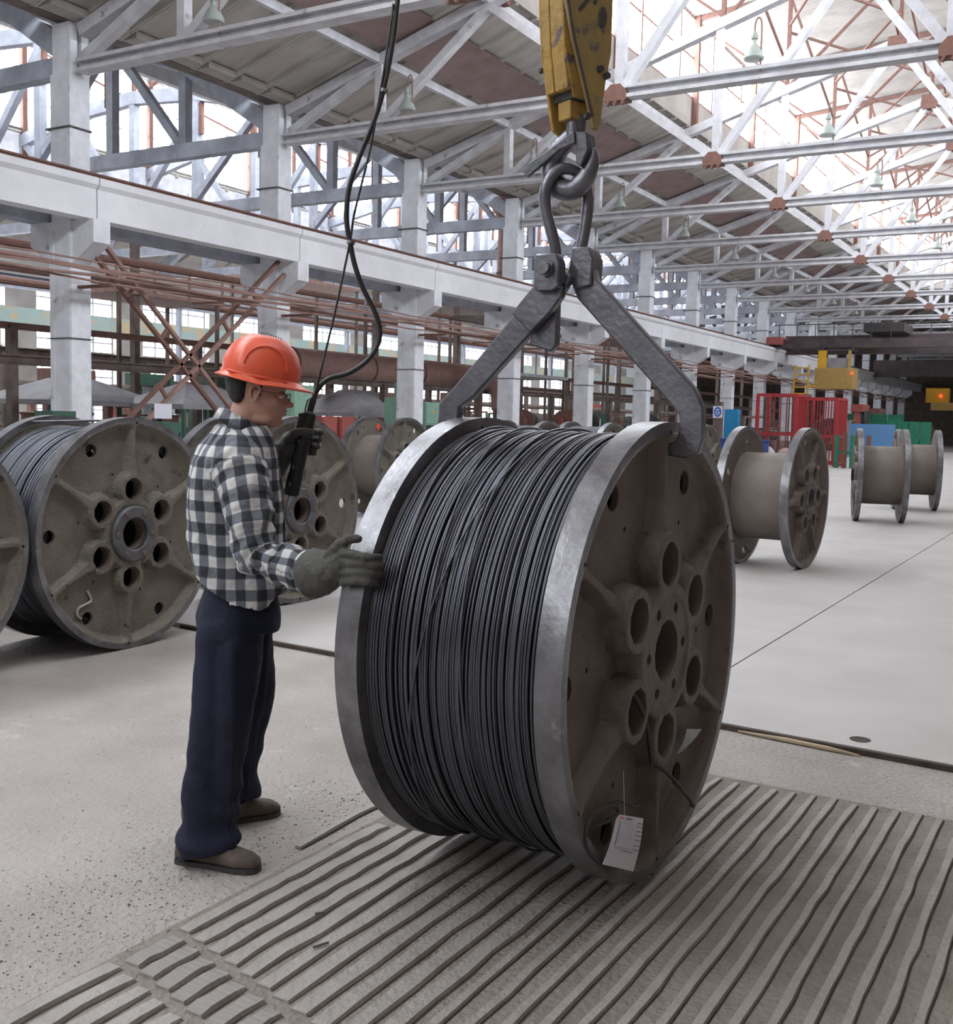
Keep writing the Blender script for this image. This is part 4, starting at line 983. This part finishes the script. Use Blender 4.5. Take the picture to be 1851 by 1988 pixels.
hp = [(-1.615, 2.56), (-1.62, 2.515), (-1.648, 2.487), (-1.682, 2.455), (-1.706, 2.415), (-1.703, 2.368), (-1.675, 2.332), (-1.635, 2.320), (-1.598, 2.335), (-1.570, 2.372), (-1.555, 2.41), (-1.556, 2.450)]
hr = [.030, .030, .031, .033, .036, .038, .038, .037, .034, .029, .021, .008]
P_ = catmull([L(x, z, 0) for x, z in hp], 6); R2 = np.interp(np.linspace(0, len(hr) - 1, len(P_)), range(len(hr)), hr)
MB().tube(P_, list(R2), 16).build('hook_body', 'tong', hk, smooth='all')
plate('safety_latch', [(-1.79, 2.385), (-1.775, 2.365), (-1.655, 2.445), (-1.60, 2.46), (-1.605, 2.50), (-1.65, 2.475), (-1.78, 2.405)], -.05, -.035, 'hub', hk, .003)
plate('latch_keeper', [(-1.605, 2.50), (-1.565, 2.495), (-1.558, 2.44), (-1.583, 2.385), (-1.600, 2.40), (-1.602, 2.46)], -.04, .03, 'hub', hk, .003)
bk = thing('hook_block', (-1.62, YT, 2.05), 0, 'worn yellow crane hook block with dark chipped paint at the top of the picture', 'hook block')
bk.rotation_euler = (0, 0, radians(64.5))
def bplate(name, poly, y0, y1, mt, bev=.004):
    m = MB(); m.prism([(x, z - 2.05) for x, z in poly], 'y', y0, y1); o = m.build(name, mt, bk, smooth=True)
    b = o.modifiers.new('b', 'BEVEL'); b.width = bev; b.segments = 2; b.limit_method = 'ANGLE'; return o
# front casing (two halves with a seam), opening below it, left and right cheeks
FE = [(-.118, 3.5), (-.118, 2.9), (-.104, 2.75), (-.083, 2.625)]
bplate('front_casing', FE + [(-.06, 2.625), (-.08, 2.75), (-.094, 2.9), (-.094, 3.5)], -.052, .014, 'yellow')
bplate('front_casing', FE + [(-.06, 2.625), (-.08, 2.75), (-.094, 2.9), (-.094, 3.5)], .018, .060, 'yellow')
bplate('cheek_plate', FE[:3] + [(-.062, 2.56), (-.05, 2.515), (-.015, 2.50), (.03, 2.52), (.05, 2.6), (.08, 2.75), (.085, 3.5)], .058, .072, 'yellow')
bplate('cheek_plate', [(-.118, 3.5), (-.118, 2.9), (-.085, 2.78), (.004, 2.545), (.016, 2.51), (.035, 2.505), (.046, 2.54), (.06, 2.66), (.081, 2.76), (.083, 3.5)], -.072, -.056, 'yellowpale')
bplate('casing_side', FE[:3] + [(-.06, 2.60), (.03, 2.60), (.07, 2.75), (.075, 3.5)], -.056, -.048, 'yellow')
bplate('core', [(-.085, 3.5), (.07, 3.5), (.07, 2.75), (.03, 2.60), (-.055, 2.60), (-.075, 2.75)], -.05, .055, 'dark')
bplate('swivel_block', [(-.055, 2.60), (.02, 2.60), (.02, 2.54), (-.05, 2.54)], -.03, .035, 'yellow')
MB().tube([(-.01, 0, .58), (-.01, 0, .44)], .028, 14).build('shank', 'tong', bk, smooth=True)
for x, z in ((.030, 2.70), (.058, 2.683), (-.02, 2.54)):
    MB().lathe([(0, 0), (.012, 0), (.012, -.014), (0, -.014)], 6, 'y', (x, -.072, z - 2.05)).build('bolt', 'dark', bk)
MB().lathe([(0, 0), (.011, 0), (.011, .014), (0, .014)], 6, 'y', (-.09, .072, .66)).build('bolt', 'dark', bk)
bplate('oval_plate', [(.034 + .016 * cos(q * pi / 8), 2.865 + .034 * sin(q * pi / 8)) for q in range(16)], -.080, -.070, 'dark', .002)
for (xa, za, xb_, zb) in ((-.075, 2.905, -.045, 2.945), (-.062, 2.868, -.012, 2.925), (.0, 2.90, .01, 2.925)):
    MB().bar((xa, -.0725, za - 2.05), (xb_, -.0725, zb - 2.05), .003, .012, (0, 0, 1)).build('black_stripe', 'dark', bk)
bplate('edge_rib', [(-.122, 3.5), (-.112, 3.5), (-.112, 2.9), (-.08, 2.78), (.008, 2.545), (-.0, 2.545), (-.088, 2.78), (-.122, 2.9)], -.080, -.072, 'dark', .002)
for dx in (-.05, .04): MB().tube([(dx, 0, 1.3), (dx, 0, 6.3)], .012, 8).build('hoist_rope', 'dark', bk)

# ================================================================== THE WORKER
ME = atan2(.671, .741)
man = thing('person', (-2.6, 2.87, 0), ME, 'worker in orange hard hat and checked shirt steadying the hanging reel with a glove', 'person')
def finish(mb, voxel, it, mtl, name, parent, disp=None, attr=None, factor=.5):
    me = mb.mesh('tmp', mtl); o = bpy.data.objects.new('tmp', me); COL.objects.link(o)
    r = o.modifiers.new('r', 'REMESH'); r.mode = 'VOXEL'; r.voxel_size = voxel; r.adaptivity = 0
    if it: q = o.modifiers.new('s', 'SMOOTH'); q.iterations = it; q.factor = factor
    dg = bpy.context.evaluated_depsgraph_get(); me2 = bpy.data.meshes.new_from_object(o.evaluated_get(dg))
    bpy.data.objects.remove(o); me2.name = name
    if disp:
        nv = [v.normal.copy() for v in me2.vertices]
        for v, n_ in zip(me2.vertices, nv): v.co += n_ * disp(v.co)
    me2.shade_smooth(); me2.materials.clear(); me2.materials.append(M[mtl])
    if attr:
        a = me2.attributes.new('plaid', 'FLOAT_VECTOR', 'POINT')
        a.data.foreach_set('vector', [c for v in me2.vertices for c in attr(v.co)])
    o = bpy.data.objects.new(name, me2); link(o, parent); return o
def ring(z, b, f, hw, n=28, zf=None, cy=0, p=.82):
    c = (b + f) / 2; a = (f - b) / 2; R = []
    for j in range(n):
        t = 2 * pi * j / n; x = c + a * math.copysign(abs(cos(t)) ** p, cos(t)); y = cy + hw * math.copysign(abs(sin(t)) ** p, sin(t))
        R.append((x, y, z if zf is None else zf(x, y)))
    return R
# --- body: one continuous mesh, head to ankles and wrists
b = MB()
HD = [(1.50, .035, .088, .022), (1.512, -.005, .104, .040), (1.53, -.025, .112, .053), (1.552, -.036, .118, .060), (1.572, -.046, .119, .064), (1.592, -.054, .119, .067), (1.612, -.062, .116, .069), (1.632, -.068, .127, .073), (1.66, -.074, .131, .076), (1.70, -.075, .124, .076), (1.74, -.068, .10, .07), (1.765, -.05, .075, .05)]
b.rings([ring(z, q, f, hw, 28, p=1.0) for z, q, f, hw in HD])
b.tube([(-.035, 0, 1.44), (-.022, 0, 1.50), (-.002, 0, 1.56), (.008, 0, 1.60)], [.075, .062, .058, .057], 20)
b.rings([ring(z, q, f, hw) for z, q, f, hw in ((.84, -.11, .05, .11), (1.0, -.12, .06, .12), (1.2, -.16, .09, .14), (1.36, -.16, .08, .17), (1.43, -.12, .06, .12), (1.47, -.09, .04, .07))])
# nose, lips, brow, chin, cheek
b.rings([[(.112, -.010, 1.612), (.130, 0, 1.612), (.112, .010, 1.612)], [(.112, -.013, 1.597), (.141, 0, 1.597), (.112, .013, 1.597)], [(.112, -.018, 1.583), (.156, -.003, 1.582), (.112, .018, 1.583)], [(.112, -.017, 1.572), (.149, 0, 1.570), (.112, .017, 1.572)]])
b.ell((.142, 0, 1.579), (.013, .015, .010), 12, 8)
for sg in (-1, 1):
    b.ell((.128, sg * .013, 1.576), (.011, .008, .008), 10, 6)
    b.ell((.108, sg * .034, 1.634), (.018, .026, .008), 12, 6)
    b.ell((.070, sg * .052, 1.590), (.035, .016, .020), 12, 8)
    b.ell((.045, sg * .050, 1.530), (.040, .012, .016), 12, 8)
b.ell((.118, 0, 1.5585), (.012, .020, .0055), 14, 6); b.ell((.115, 0, 1.5475), (.012, .018, .006), 14, 6); b.ell((.098, 0, 1.518), (.018, .020, .015), 12, 8)
# arms and legs under the clothes
b.tube([(-.03, -.13, 1.39), (.0, -.24, 1.25), (.02, -.30, 1.10), (.10, -.36, 1.07), (.20, -.45, 1.055)], [.06, .05, .045, .04, .03], 12)
b.tube([(-.03, .13, 1.39), (.0, .2, 1.26), (.01, .27, 1.15), (.05, .21, 1.28), (.10, .14, 1.40)], [.06, .05, .045, .04, .03], 12)
b.tube([(-.05, -.08, .88), (-.06, -.10, .55), (-.12, -.13, .1)], [.08, .06, .04], 12); b.tube([(-.02, .08, .88), (.0, .15, .55), (-.05, .24, .1)], [.08, .06, .04], 12)
body = finish(b, .0052, 3, 'skin', 'body', man)
ear = MB()
for sg in (-1,):
    P_ = [(.010, -.074, 1.603), (.004, -.082, 1.615), (.006, -.088, 1.632), (.018, -.089, 1.643), (.031, -.086, 1.640), (.036, -.082, 1.627), (.028, -.082, 1.610), (.020, -.078, 1.594), (.012, -.075, 1.592)]
    ear.tube(catmull(P_, 4), .0055, 8); ear.ell((.022, -.078, 1.617), (.013, .006, .020), 10, 8); ear.tube([(.030, -.080, 1.625), (.024, -.083, 1.612), (.020, -.080, 1.604)], .004, 6)
ear.build('ear', 'skin', man, smooth='all')
ear2 = MB(); ear2.tube(catmull([(x, -y, z) for x, y, z in P_], 4), .0055, 8); ear2.ell((.022, .078, 1.617), (.013, .006, .020), 10, 8); ear2.build('ear', 'skin', man, smooth='all')
# eyes (lid, ball) seen in profile
for sg in (-1, 1):
    m = MB(); m.ell((.106, sg * .033, 1.612), (.014, .014, .011), 14, 10); e = m.build('eye', 'paper', man, smooth='all')
    m = MB(); m.ell((.1185, sg * .033, 1.611), (.003, .006, .006), 10, 6); m.build('iris', 'hair', e, smooth='all')
    m = MB(); m.ell((.107, sg * .034, 1.6155), (.0175, .018, .0105), 14, 8); m.build('eyelid', 'skin', man, smooth='all')
    m = MB(); m.tube([(.122, sg * .015, 1.637), (.124, sg * .033, 1.640), (.108, sg * .055, 1.634)], [.002, .004, .002], 6); m.build('eyebrow', 'hair', man)
m = MB(); m.ell((.1205, 0, 1.5585), (.0105, .017, .0042), 12, 6); m.ell((.1175, 0, 1.5475), (.0105, .015, .0048), 12, 6); m.build('lips', mat('lip', (.42, .19, .16)), man, smooth='all')
# hair: cap over the back and sides of the skull, sideburns
h = MB(); R3 = []
for z, q, f, hw in ((1.582, -.052, -.020, .052), (1.60, -.066, .0, .068), (1.63, -.078, .006, .0765), (1.66, -.083, .02, .081), (1.69, -.083, .05, .081), (1.72, -.078, .07, .076), (1.74, -.06, .06, .06)):
    R3.append(ring(z, q, f, hw, 28, p=.95))
h.rings(R3); h.rings([ring(z, a_, c_, hw, 16) for z, a_, c_, hw in ((1.605, .030, .040, .0745), (1.63, .025, .048, .079), (1.66, .01, .06, .082))])
finish(h, .006, 2, 'hair', 'hair', man, disp=lambda c: .002 * noise.noise(c * 90))
# glasses
g = MB(); g.tube([(.020, -.084, 1.628), (.075, -.080, 1.619), (.128, -.062, 1.614)], .0018, 6); g.tube([(.020, .084, 1.628), (.075, .080, 1.619), (.128, .062, 1.614)], .0018, 6)
for sg in (-1, 1): g.tube([(.138, sg * .012, 1.616), (.136, sg * .035, 1.618), (.129, sg * .062, 1.615), (.128, sg * .060, 1.597), (.134, sg * .035, 1.592), (.139, sg * .014, 1.598)], .0015, 6, closed=True)
g.tube([(.139, -.012, 1.614), (.143, 0, 1.616), (.139, .012, 1.614)], .0015, 6)
gl = g.build('glasses', 'rim', man, smooth='all')
# --- helmet
hm = MB(); n = 48; HC = Vector((.036, 0, 1.676)); ta = radians(-9.5)
def HX(x, y, z): return (HC.x + x * cos(ta) - z * sin(ta), y, HC.z + x * sin(ta) + z * cos(ta))
def hr_(t, r=1.0): 
    ax = .137 if cos(t) > 0 else .132; return ax * r * cos(t), .112 * r * sin(t)
rs = []
for k in range(15):
    ph = pi / 2 * k / 14; R1 = []
    for j in range(n):
        t = 2 * pi * j / n; x, y = hr_(t, cos(ph) ** .84); z = .143 * sin(ph) ** .98
        ridge = .0
        if k < 13: ridge = .005 * math.exp(-(y / .016) ** 2) * (1 if k > 1 else 0)
        arc = .004 * (1 / (1 + math.exp(-(abs(y) - .062) / .004))) * (1 if .012 < z < .11 and abs(x) < .09 * (1 - (z / .15) ** 2) ** .5 else 0)
        rr_ = 1 + (ridge + arc) / .12
        R1.append(HX(x * rr_, y * rr_, z * (1 + ridge / .14)))
    rs.append(R1)
hm.rings(rs[::-1][0:1] + rs[::-1][1:], caps=False); hm.f.append(tuple(range(n)))
brim = []
def brimr(off, dz):
    R1 = []
    for j in range(n):
        t = 2 * pi * j / n; pk = max(0, cos(t)) ** 3; x, y = hr_(t, 1)
        e = off * (1 + pk * 1.9); l = math.hypot(x, y); x += x / l * e; y += y / l * e
        R1.append(HX(x, y, dz - pk * .004 * (off / .018) - .012 * (1 - abs(cos(t))) * 1.2))
    return R1
hm.rings([rs[0], brimr(.004, -.004), brimr(.009, -.010), brimr(.020, -.014), brimr(.021, -.018), brimr(.018, -.020), brimr(.004, -.018), brimr(-.006, -.002)], caps=False)
hel = hm.build('hard_hat', 'helmet', man, smooth='all'); hel['label'] = 'orange hard hat with brim'
sd = hel.modifiers.new('s', 'SUBSURF'); sd.levels = 1; sd.render_levels = 1
for sg in (-1, 1):      # raised side arc ribs and vent slots
    P_ = []
    for q in range(13):
        a = pi * q / 12; X = .012 - .072 * cos(a); Z = .030 + .072 * sin(a); tt = min(1, sqrt((X / .137) ** 2 + (Z / .145) ** 2)); Y = .112 * max(0, 1 - tt ** 2.6) ** .42
        P_.append(HX(X, sg * (Y + .001), Z))
    MB().tube(catmull(P_, 3), .0028, 6).build('side_rib', 'helmet', hel, smooth='all')
m = MB()
for q in range(9): X = -.02 + q * .0085; m.cbox(HX(X, -.024, .1478 - .02 * abs(X) / .03 * .25), (.004, .006, .004))
m.build('vent_slots', 'dark', hel)
MB().tube([HX(-.134, 0, .002), HX(-.10, -.085, -.002), HX(.0, -.118, -.006), HX(.09, -.09, -.008)], .004, 6).build('rain_gutter', 'helmet', hel, smooth='all')
# --- shirt
SL_R = [Vector(p) for p in ((-.045, -.13, 1.405), (-.03, -.185, 1.385), (-.01, -.24, 1.28), (.01, -.285, 1.16), (.03, -.305, 1.085), (.10, -.35, 1.07), (.165, -.41, 1.06), (.195, -.435, 1.055))]
SR_R = [.080, .088, .083, .073, .072, .064, .058, .060]
SL_L = [Vector(p) for p in ((-.045, .13, 1.405), (-.03, .185, 1.385), (0, .23, 1.26), (.01, .27, 1.16), (.035, .24, 1.22), (.07, .18, 1.33), (.09, .155, 1.38))]
SR_L = [.080, .086, .075, .068, .062, .055, .052]
def hem(x, y): 
    base = .885 + .115 * max(0, min(1, (-x - .01) / .17)) ** 1.3 + .045 * max(0, min(1, (x - .04) / .08))
    return base + .006 * sin(x * 40 + y * 30)
s_ = MB()
s_.rings([ring(0, -.182, .130, .182, 40, lambda x, y: hem(x, y)), ring(0, -.186, .132, .184, 40, lambda x, y: hem(x, y) + .03)] + [ring(z, q, f, hw, 40) for z, q, f, hw in ((1.06, -.195, .128, .176), (1.12, -.206, .122, .174), (1.19, -.214, .116, .178), (1.26, -.213, .112, .186), (1.33, -.205, .106, .196), (1.385, -.192, .10, .198), (1.425, -.172, .094, .178), (1.458, -.148, .088, .138), (1.485, -.125, .080, .105), (1.505, -.112, .068, .082))])
s_.tube(SL_R, SR_R, 20); s_.tube(SL_L, SR_L, 20)
def segd(p, A, B):
    ab = B - A; t = max(0, min(1, (p - A).dot(ab) / ab.length_squared)); return (p - A - ab * t).length, t
def limb(p, pts, rad):
    best = (9, 0, 0); acc = 0
    for i in range(len(pts) - 1):
        d, t = segd(p, pts[i], pts[i + 1]); r = rad[i] * (1 - t) + rad[i + 1] * t; L_ = (pts[i + 1] - pts[i]).length
        if d - r < best[0]: best = (d - r, acc + L_ * t, i)
        acc += L_
    return best
def sattr(c):
    for pts, rad, sg in ((SL_R, SR_R, -1), (SL_L, SR_L, 1)):
        e, al, i = limb(c, pts, rad)
        if e < .012 and al > .075 and (sg * c.y > .165 or al > .2):
            A = pts[i]; d = (pts[i + 1] - A).normalized(); u = Vector((1, 0, 0)); u = (u - d * u.dot(d)); 
            if u.length < .3: u = Vector((0, 0, 1)); u = (u - d * u.dot(d))
            u.normalize(); v = d.cross(u); q = c - A; ang = atan2(q.dot(v), q.dot(u)); return (ang * .085 + 2.2, al, 0)
    ang = atan2(c.y / .19, (c.x + .045) / .165)
    return (ang * .178 + .01, c.z + .02 * (c.x + .05), 0)
def fold(c):
    d = 0
    e, al, i = limb(c, SL_R, SR_R)
    if e < .02 and c.y < -.16:
        d += .0065 * sin(al * 105 + 3 * c.z * 10 + 2 * sin(c.y * 60)) * (1 if al > .24 else .45)
    # drapery on the torso: diagonal pulls from the armpit, horizontal sag over the belt
    d += .011 * noise.noise(Vector((c.x * 10, c.y * 10, c.z * 4.5 + 3)))
    d += .0045 * sin((c.z * .8 + c.x * 1.1) * 42 + 2.5 * noise.noise(c * 6)) * max(0, min(1, (1.30 - c.z) / .2))
    d += .003 * noise.noise(c * 26)
    return d
shirt = finish(s_, .0062, 3, 'plaid', 'shirt', man, disp=fold, attr=sattr)
shirt['label'] = 'grey and white gingham long-sleeved shirt'
# collar, cuff, yoke seam, placket
def zc_(x, k=0): return 1.560 - (x + .10) * .52 + k
m = MB(); C1 = []; C2 = []; C3 = []; C4 = []
n = 40
for j in range(n):
    t = 2 * pi * j / n; cx = cos(t); sy = sin(t)
    open_ = max(0, cx) ** 6
    def P(rx, ry, dz): x = -.018 + rx * cx; return (x + open_ * .01, ry * sy + 0, zc_(x, dz))
    C1.append(P(.074, .070, .012)); C2.append(P(.080, .077, .016)); C3.append(P(.105, .108, -.040)); C4.append(P(.098, .098, -.036))
m.rings([C4, C1, C2, C3, C4], caps=False)
col = m.mesh('collar', 'plaid', 'all'); a = col.attributes.new('plaid', 'FLOAT_VECTOR', 'POINT')
a.data.foreach_set('vector', [c for v in col.vertices for c in (atan2(v.co.y, v.co.x + .02) * .09 + .7, v.co.z * 1 + .02, 0)])
inst('collar', col, man)
m = MB(); m.tube([SL_R[-1] - (SL_R[-1] - SL_R[-2]).normalized() * .035, SL_R[-1] + Vector((.008, -.006, -.002))], [.0615, .066], 24, caps=False)
cf = m.mesh('cuff', 'plaid', 'all'); a = cf.attributes.new('plaid', 'FLOAT_VECTOR', 'POINT'); a.data.foreach_set('vector', [c for v in cf.vertices for c in (v.co.z * 1.2 + .01, v.co.x, 0)]); c_ = inst('cuff', cf, man); md = c_.modifiers.new('s', 'SOLIDIFY'); md.thickness = .004
MB().tube([(.062, 0, 1.475), (.05, .02, 1.50)], .018, 8).build('undershirt', 'shirtw', man, smooth='all')
m = MB(); m.tube([(.094, -.012, 1.44), (.112, -.012, 1.30), (.123, -.012, 1.15), (.132, -.012, 1.0)], .004, 6); pk = m.mesh('placket', 'plaid', 'all'); a = pk.attributes.new('plaid', 'FLOAT_VECTOR', 'POINT'); a.data.foreach_set('vector', [c for v in pk.vertices for c in (.05, v.co.z, 0)]); inst('placket', pk, man)
# --- trousers
t_ = MB()
t_.rings([ring(z, q, f, hw, 32) for z, q, f, hw in ((1.01, -.135, .085, .135), (.96, -.148, .095, .146), (.90, -.170, .106, .164), (.84, -.184, .112, .184), (.80, -.180, .106, .182))])
LN = [(.84, -.055, -.090, .112, .096), (.76, -.062, -.098, .118, .098), (.66, -.070, -.108, .116, .096), (.56, -.078, -.118, .110, .090), (.44, -.088, -.125, .104, .086), (.30, -.104, -.130, .098, .084), (.16, -.120, -.134, .098, .086), (.085, -.128, -.138, .102, .090)]
LF = [(.84, -.030, .090, .112, .094), (.76, -.020, .100, .112, .096), (.66, -.008, .118, .106, .094), (.56, .002, .140, .100, .088), (.50, .004, .152, .096, .085), (.40, -.008, .180, .092, .082), (.28, -.025, .205, .090, .080), (.16, -.045, .228, .092, .082), (.10, -.052, .238, .098, .086)]
def leg(LV, hemf):
    R = []
    for z, cx, cy, rx, ry in LV:
        R.append([(cx + rx * cos(2 * pi * j / 28), cy + ry * sin(2 * pi * j / 28), z) for j in range(28)])
    z, cx, cy, rx, ry = LV[-1]
    R.append([(cx + (rx + .002) * cos(2 * pi * j / 28), cy + (ry + .002) * sin(2 * pi * j / 28), hemf(cos(2 * pi * j / 28))) for j in range(28)])
    t_.rings(R)
leg(LN, lambda c: .052 + .034 * max(0, c) - .030 * max(0, -c)); leg(LF, lambda c: .058 + .040 * max(0, c) - .02 * max(0, -c))
def pfold(c):
    d = .020 * noise.noise(Vector((c.x * 9, c.y * 9, c.z * 1.8 + 7))) + .003 * noise.noise(c * 18)
    low = max(0, min(1, (.42 - c.z) / .3)); d += .011 * low * sin(c.z * 48 + c.x * 22 + 3 * noise.noise(c * 5))
    d += .006 * math.exp(-((c.z - .79) / .06) ** 2) * sin(c.x * 50 + c.z * 20)
    ang = atan2(c.y + .13, c.x + .09) if c.y < 0 else atan2(c.y - .17, c.x)
    d += .008 * math.exp(-((ang + 1.05) / .16) ** 2) * (1 if c.z < .78 else 0)      # pressed side crease
    d -= .007 * math.exp(-((ang + 1.75) / .3) ** 2) * (1 if c.z < .78 else 0)
    return d
tr = finish(t_, .009, 3, 'trouser', 'trousers', man, disp=pfold); tr['label'] = 'baggy navy blue work trousers'
# --- boots
def boot(h, t, name='boot'):
    h = Vector((*h, 0)); t = Vector((*t, 0)); d = (t - h).normalized(); sd = Vector((-d.y, d.x, 0)); L_ = (t - h).length; m = MB(); R = []
    for u, wd, hh, z0 in ((0, .020, .05, .012), (.03, .032, .085, .008), (.12, .037, .11, .006), (.30, .037, .125, .006), (.45, .040, .105, .006), (.60, .045, .085, .006), (.75, .049, .070, .006), (.88, .044, .060, .008), (.96, .033, .046, .012), (1.0, .014, .032, .018)):
        c = h + d * (u * L_); R.append([c + sd * (wd * cos(a)) + Vector((0, 0, z0 + (hh - z0) * (.5 + .5 * (abs(sin(a)) ** .8) * math.copysign(1, sin(a))))) for a in [2 * pi * j / 20 for j in range(20)]])
    m.rings(R); m.tube([h + d * .075 + Vector((0, 0, .08)), h + d * .06 + Vector((0, 0, .20))], .042, 16)
    o = finish(m, .006, 3, 'boot', name, man, disp=lambda c: .0015 * noise.noise(c * 40))
    s2 = MB(); R = []
    for u, wd in ((0, .016), (.02, .030), (.1, .037), (.3, .036), (.42, .034), (.6, .044), (.78, .050), (.9, .044), (.97, .030), (1.0, .012)):
        c = h + d * (u * L_); R.append([c - sd * wd + Vector((0, 0, .001)), c + sd * wd + Vector((0, 0, .001)), c + sd * wd + Vector((0, 0, .018)), c - sd * wd + Vector((0, 0, .018))])
    s2.rings(R); s2.build('sole', 'dark', o)
boot((-.235, -.095), (.045, -.232)); boot((-.155, .205), (.125, .316))
# --- gloves with separate fingers
def glove(palm, fingers, thumb, cuff, name, lab):
    m = MB()
    for c, r in palm: m.ell(c, r, 18, 12)
    for P_, r in fingers: m.tube(catmull(P_, 4), list(np.interp(np.linspace(0, 1, (len(P_) - 1) * 4 + 1), np.linspace(0, 1, len(r)), r)), 12); m.ell(P_[-1], (r[-1],) * 3, 10, 8)
    m.tube(catmull(thumb[0], 4), list(np.interp(np.linspace(0, 1, (len(thumb[0]) - 1) * 4 + 1), np.linspace(0, 1, len(thumb[1])), thumb[1])), 12); m.ell(thumb[0][-1], (thumb[1][-1],) * 3, 10, 8)
    m.tube(cuff[0], cuff[1], 22)
    o = finish(m, .0042, 2, 'glove', name, man, disp=lambda c: .0022 * noise.noise(c * 30) + .0025 * noise.noise(Vector((c.x * 60, c.y * 20, c.z * 20)))); o['label'] = lab
    return o
fs = []
for k, (z, L_) in enumerate(((1.128, .92), (1.103, 1.0), (1.077, .97), (1.052, .84))):
    x0, y0 = .300, -.572
    fs.append(([(x0 - .02, y0 + .01, z - .006 * k + .006), (x0 + .030 * L_, y0 - .038, z), (x0 + .065 * L_, y0 - .056, z - .002), (x0 + .092 * L_, y0 - .045, z - .004), (x0 + .100 * L_, y0 - .022, z - .008)], [.0155, .0145, .0135, .0125, .011]))
glove([((.278, -.548, 1.088), (.050, .032, .050)), ((.245, -.52, 1.078), (.045, .036, .048))], fs,
      ([(.245, -.535, 1.115), (.268, -.552, 1.150), (.300, -.566, 1.172), (.328, -.572, 1.176)], [.020, .018, .0155, .013]),
      ([(.196, -.435, 1.052), (.203, -.445, 1.052), (.222, -.475, 1.058), (.245, -.505, 1.066), (.265, -.525, 1.076)], [.070, .079, .074, .062, .048]), 'glove', 'grey work glove pressing on the reel rim')
fl_ = []
for k, z in enumerate((1.487, 1.461, 1.435, 1.411)):
    o_ = (z - 1.43) * .2; L_ = (.95, 1, .97, .85)[k]
    fl_.append(([(.150 + o_, .135, z - .012), (.178 + o_, .158, z - .006), (.212 + o_, .158, z), (.238 + o_, .135, z), (.244 + o_, .108, z - .002)] if L_ > .9 else [(.150 + o_, .135, z - .012), (.178 + o_, .156, z - .006), (.208 + o_, .156, z), (.230 + o_, .138, z), (.236 + o_, .118, z - .002)], [.0155, .0145, .0135, .0125, .011]))
glove([((.142, .118, 1.437), (.036, .034, .050)), ((.118, .122, 1.415), (.036, .036, .042))], fl_,
      ([(.135, .095, 1.455), (.158, .062, 1.480), (.190, .052, 1.488), (.218, .062, 1.486)], [.019, .0165, .0145, .012]),
      ([(.070, .160, 1.345), (.078, .155, 1.355), (.098, .140, 1.382), (.120, .125, 1.41)], [.056, .060, .055, .045]), 'glove', 'dark work glove gripping the pendant control')
# --- pendant control and its cable
pc = thing('pendant_control', (-2.6, 2.87, 0), ME, 'black taped crane pendant control with cable held upright in his left hand', 'crane control')
ax = [Vector((.213, .1, 1.560)), Vector((.152, .1, 1.255))]
def AX(t): return ax[0].lerp(ax[1], t)
MB().tube([AX(q) for q in (0, .02, .04, .25, .30, .5, .72, .76, .97, 1.0)], [.018, .026, .0285, .0285, .0265, .027, .0265, .0285, .029, .022], 22).build('handle_tube', 'rubber', pc, smooth=True)
m = MB(); m.bar(AX(.03) + Vector((-.024, -.014, 0)), AX(.26) + Vector((-.024, -.014, 0)), .026, .018, (0, 1, 0)); m.build('button_strip', 'rubber', pc)
for q in (.27, .275): MB().tube([AX(q + .01), AX(q + .022)], .0298, 18).build('tape_band', 'rim' if q == .27 else 'hub', pc, smooth=True)
m = MB()
for q in (.08, .13, .18): m.ell(AX(q) + Vector((-.034, -.024, 0)), (.006, .006, .006), 8, 6)
for q in (.36, .66, .86): m.ell(AX(q) + Vector((-.016, -.022, 0)), (.006, .006, .010), 8, 6)
m.build('buttons', 'hub', pc)
CB = [(.213, .1, 1.555), (.225, .1, 1.600), (.245, .1, 1.645), (.283, .1, 1.679), (.35, .1, 1.70), (.415, .1, 1.745), (.452, .1, 1.80), (.462, .1, 1.861), (.440, .1, 1.93), (.399, .1, 2.005), (.370, .1, 2.08), (.353, .1, 2.15), (.336, .1, 2.25), (.345, .1, 2.36), (.382, .1, 2.474), (.420, .1, 2.57), (.455, .1, 2.68), (.485, .1, 2.83), (.505, .1, 3.0), (.53, .1, 3.4), (.56, .1, 4.6), (.57, .1, 7.9)]
MB().tube(catmull(CB, 6), [.013] * 7 + [.0095] * (len(CB) * 6 - 5 - 7), 12).build('cable', 'rubber', pc, smooth='all')
MB().tube(catmull([(.218, .092, 1.56), (.25, .092, 1.70), (.30, .092, 1.92), (.349, .095, 2.165), (.362, .095, 2.26), (.39, .095, 2.38), (.418, .095, 2.50), (.438, .095, 2.62), (.468, .095, 2.82), (.49, .095, 3.0), (.515, .095, 3.4), (.54, .1, 7.9)], 4), .0042, 8).build('strain_wire', 'rubber', pc, smooth='all')
for z, x in ((2.165, .352), (2.70, .462)): MB().tube([(x, .098, z - .006), (x + .002, .098, z + .006)], .0145, 12).build('cable_tie', 'rim', pc, smooth=True)
MB().tube([(.195, .085, 1.56), (.205, .085, 1.60), (.222, .09, 1.61)], .003, 6).build('safety_chain', 'hub', pc)
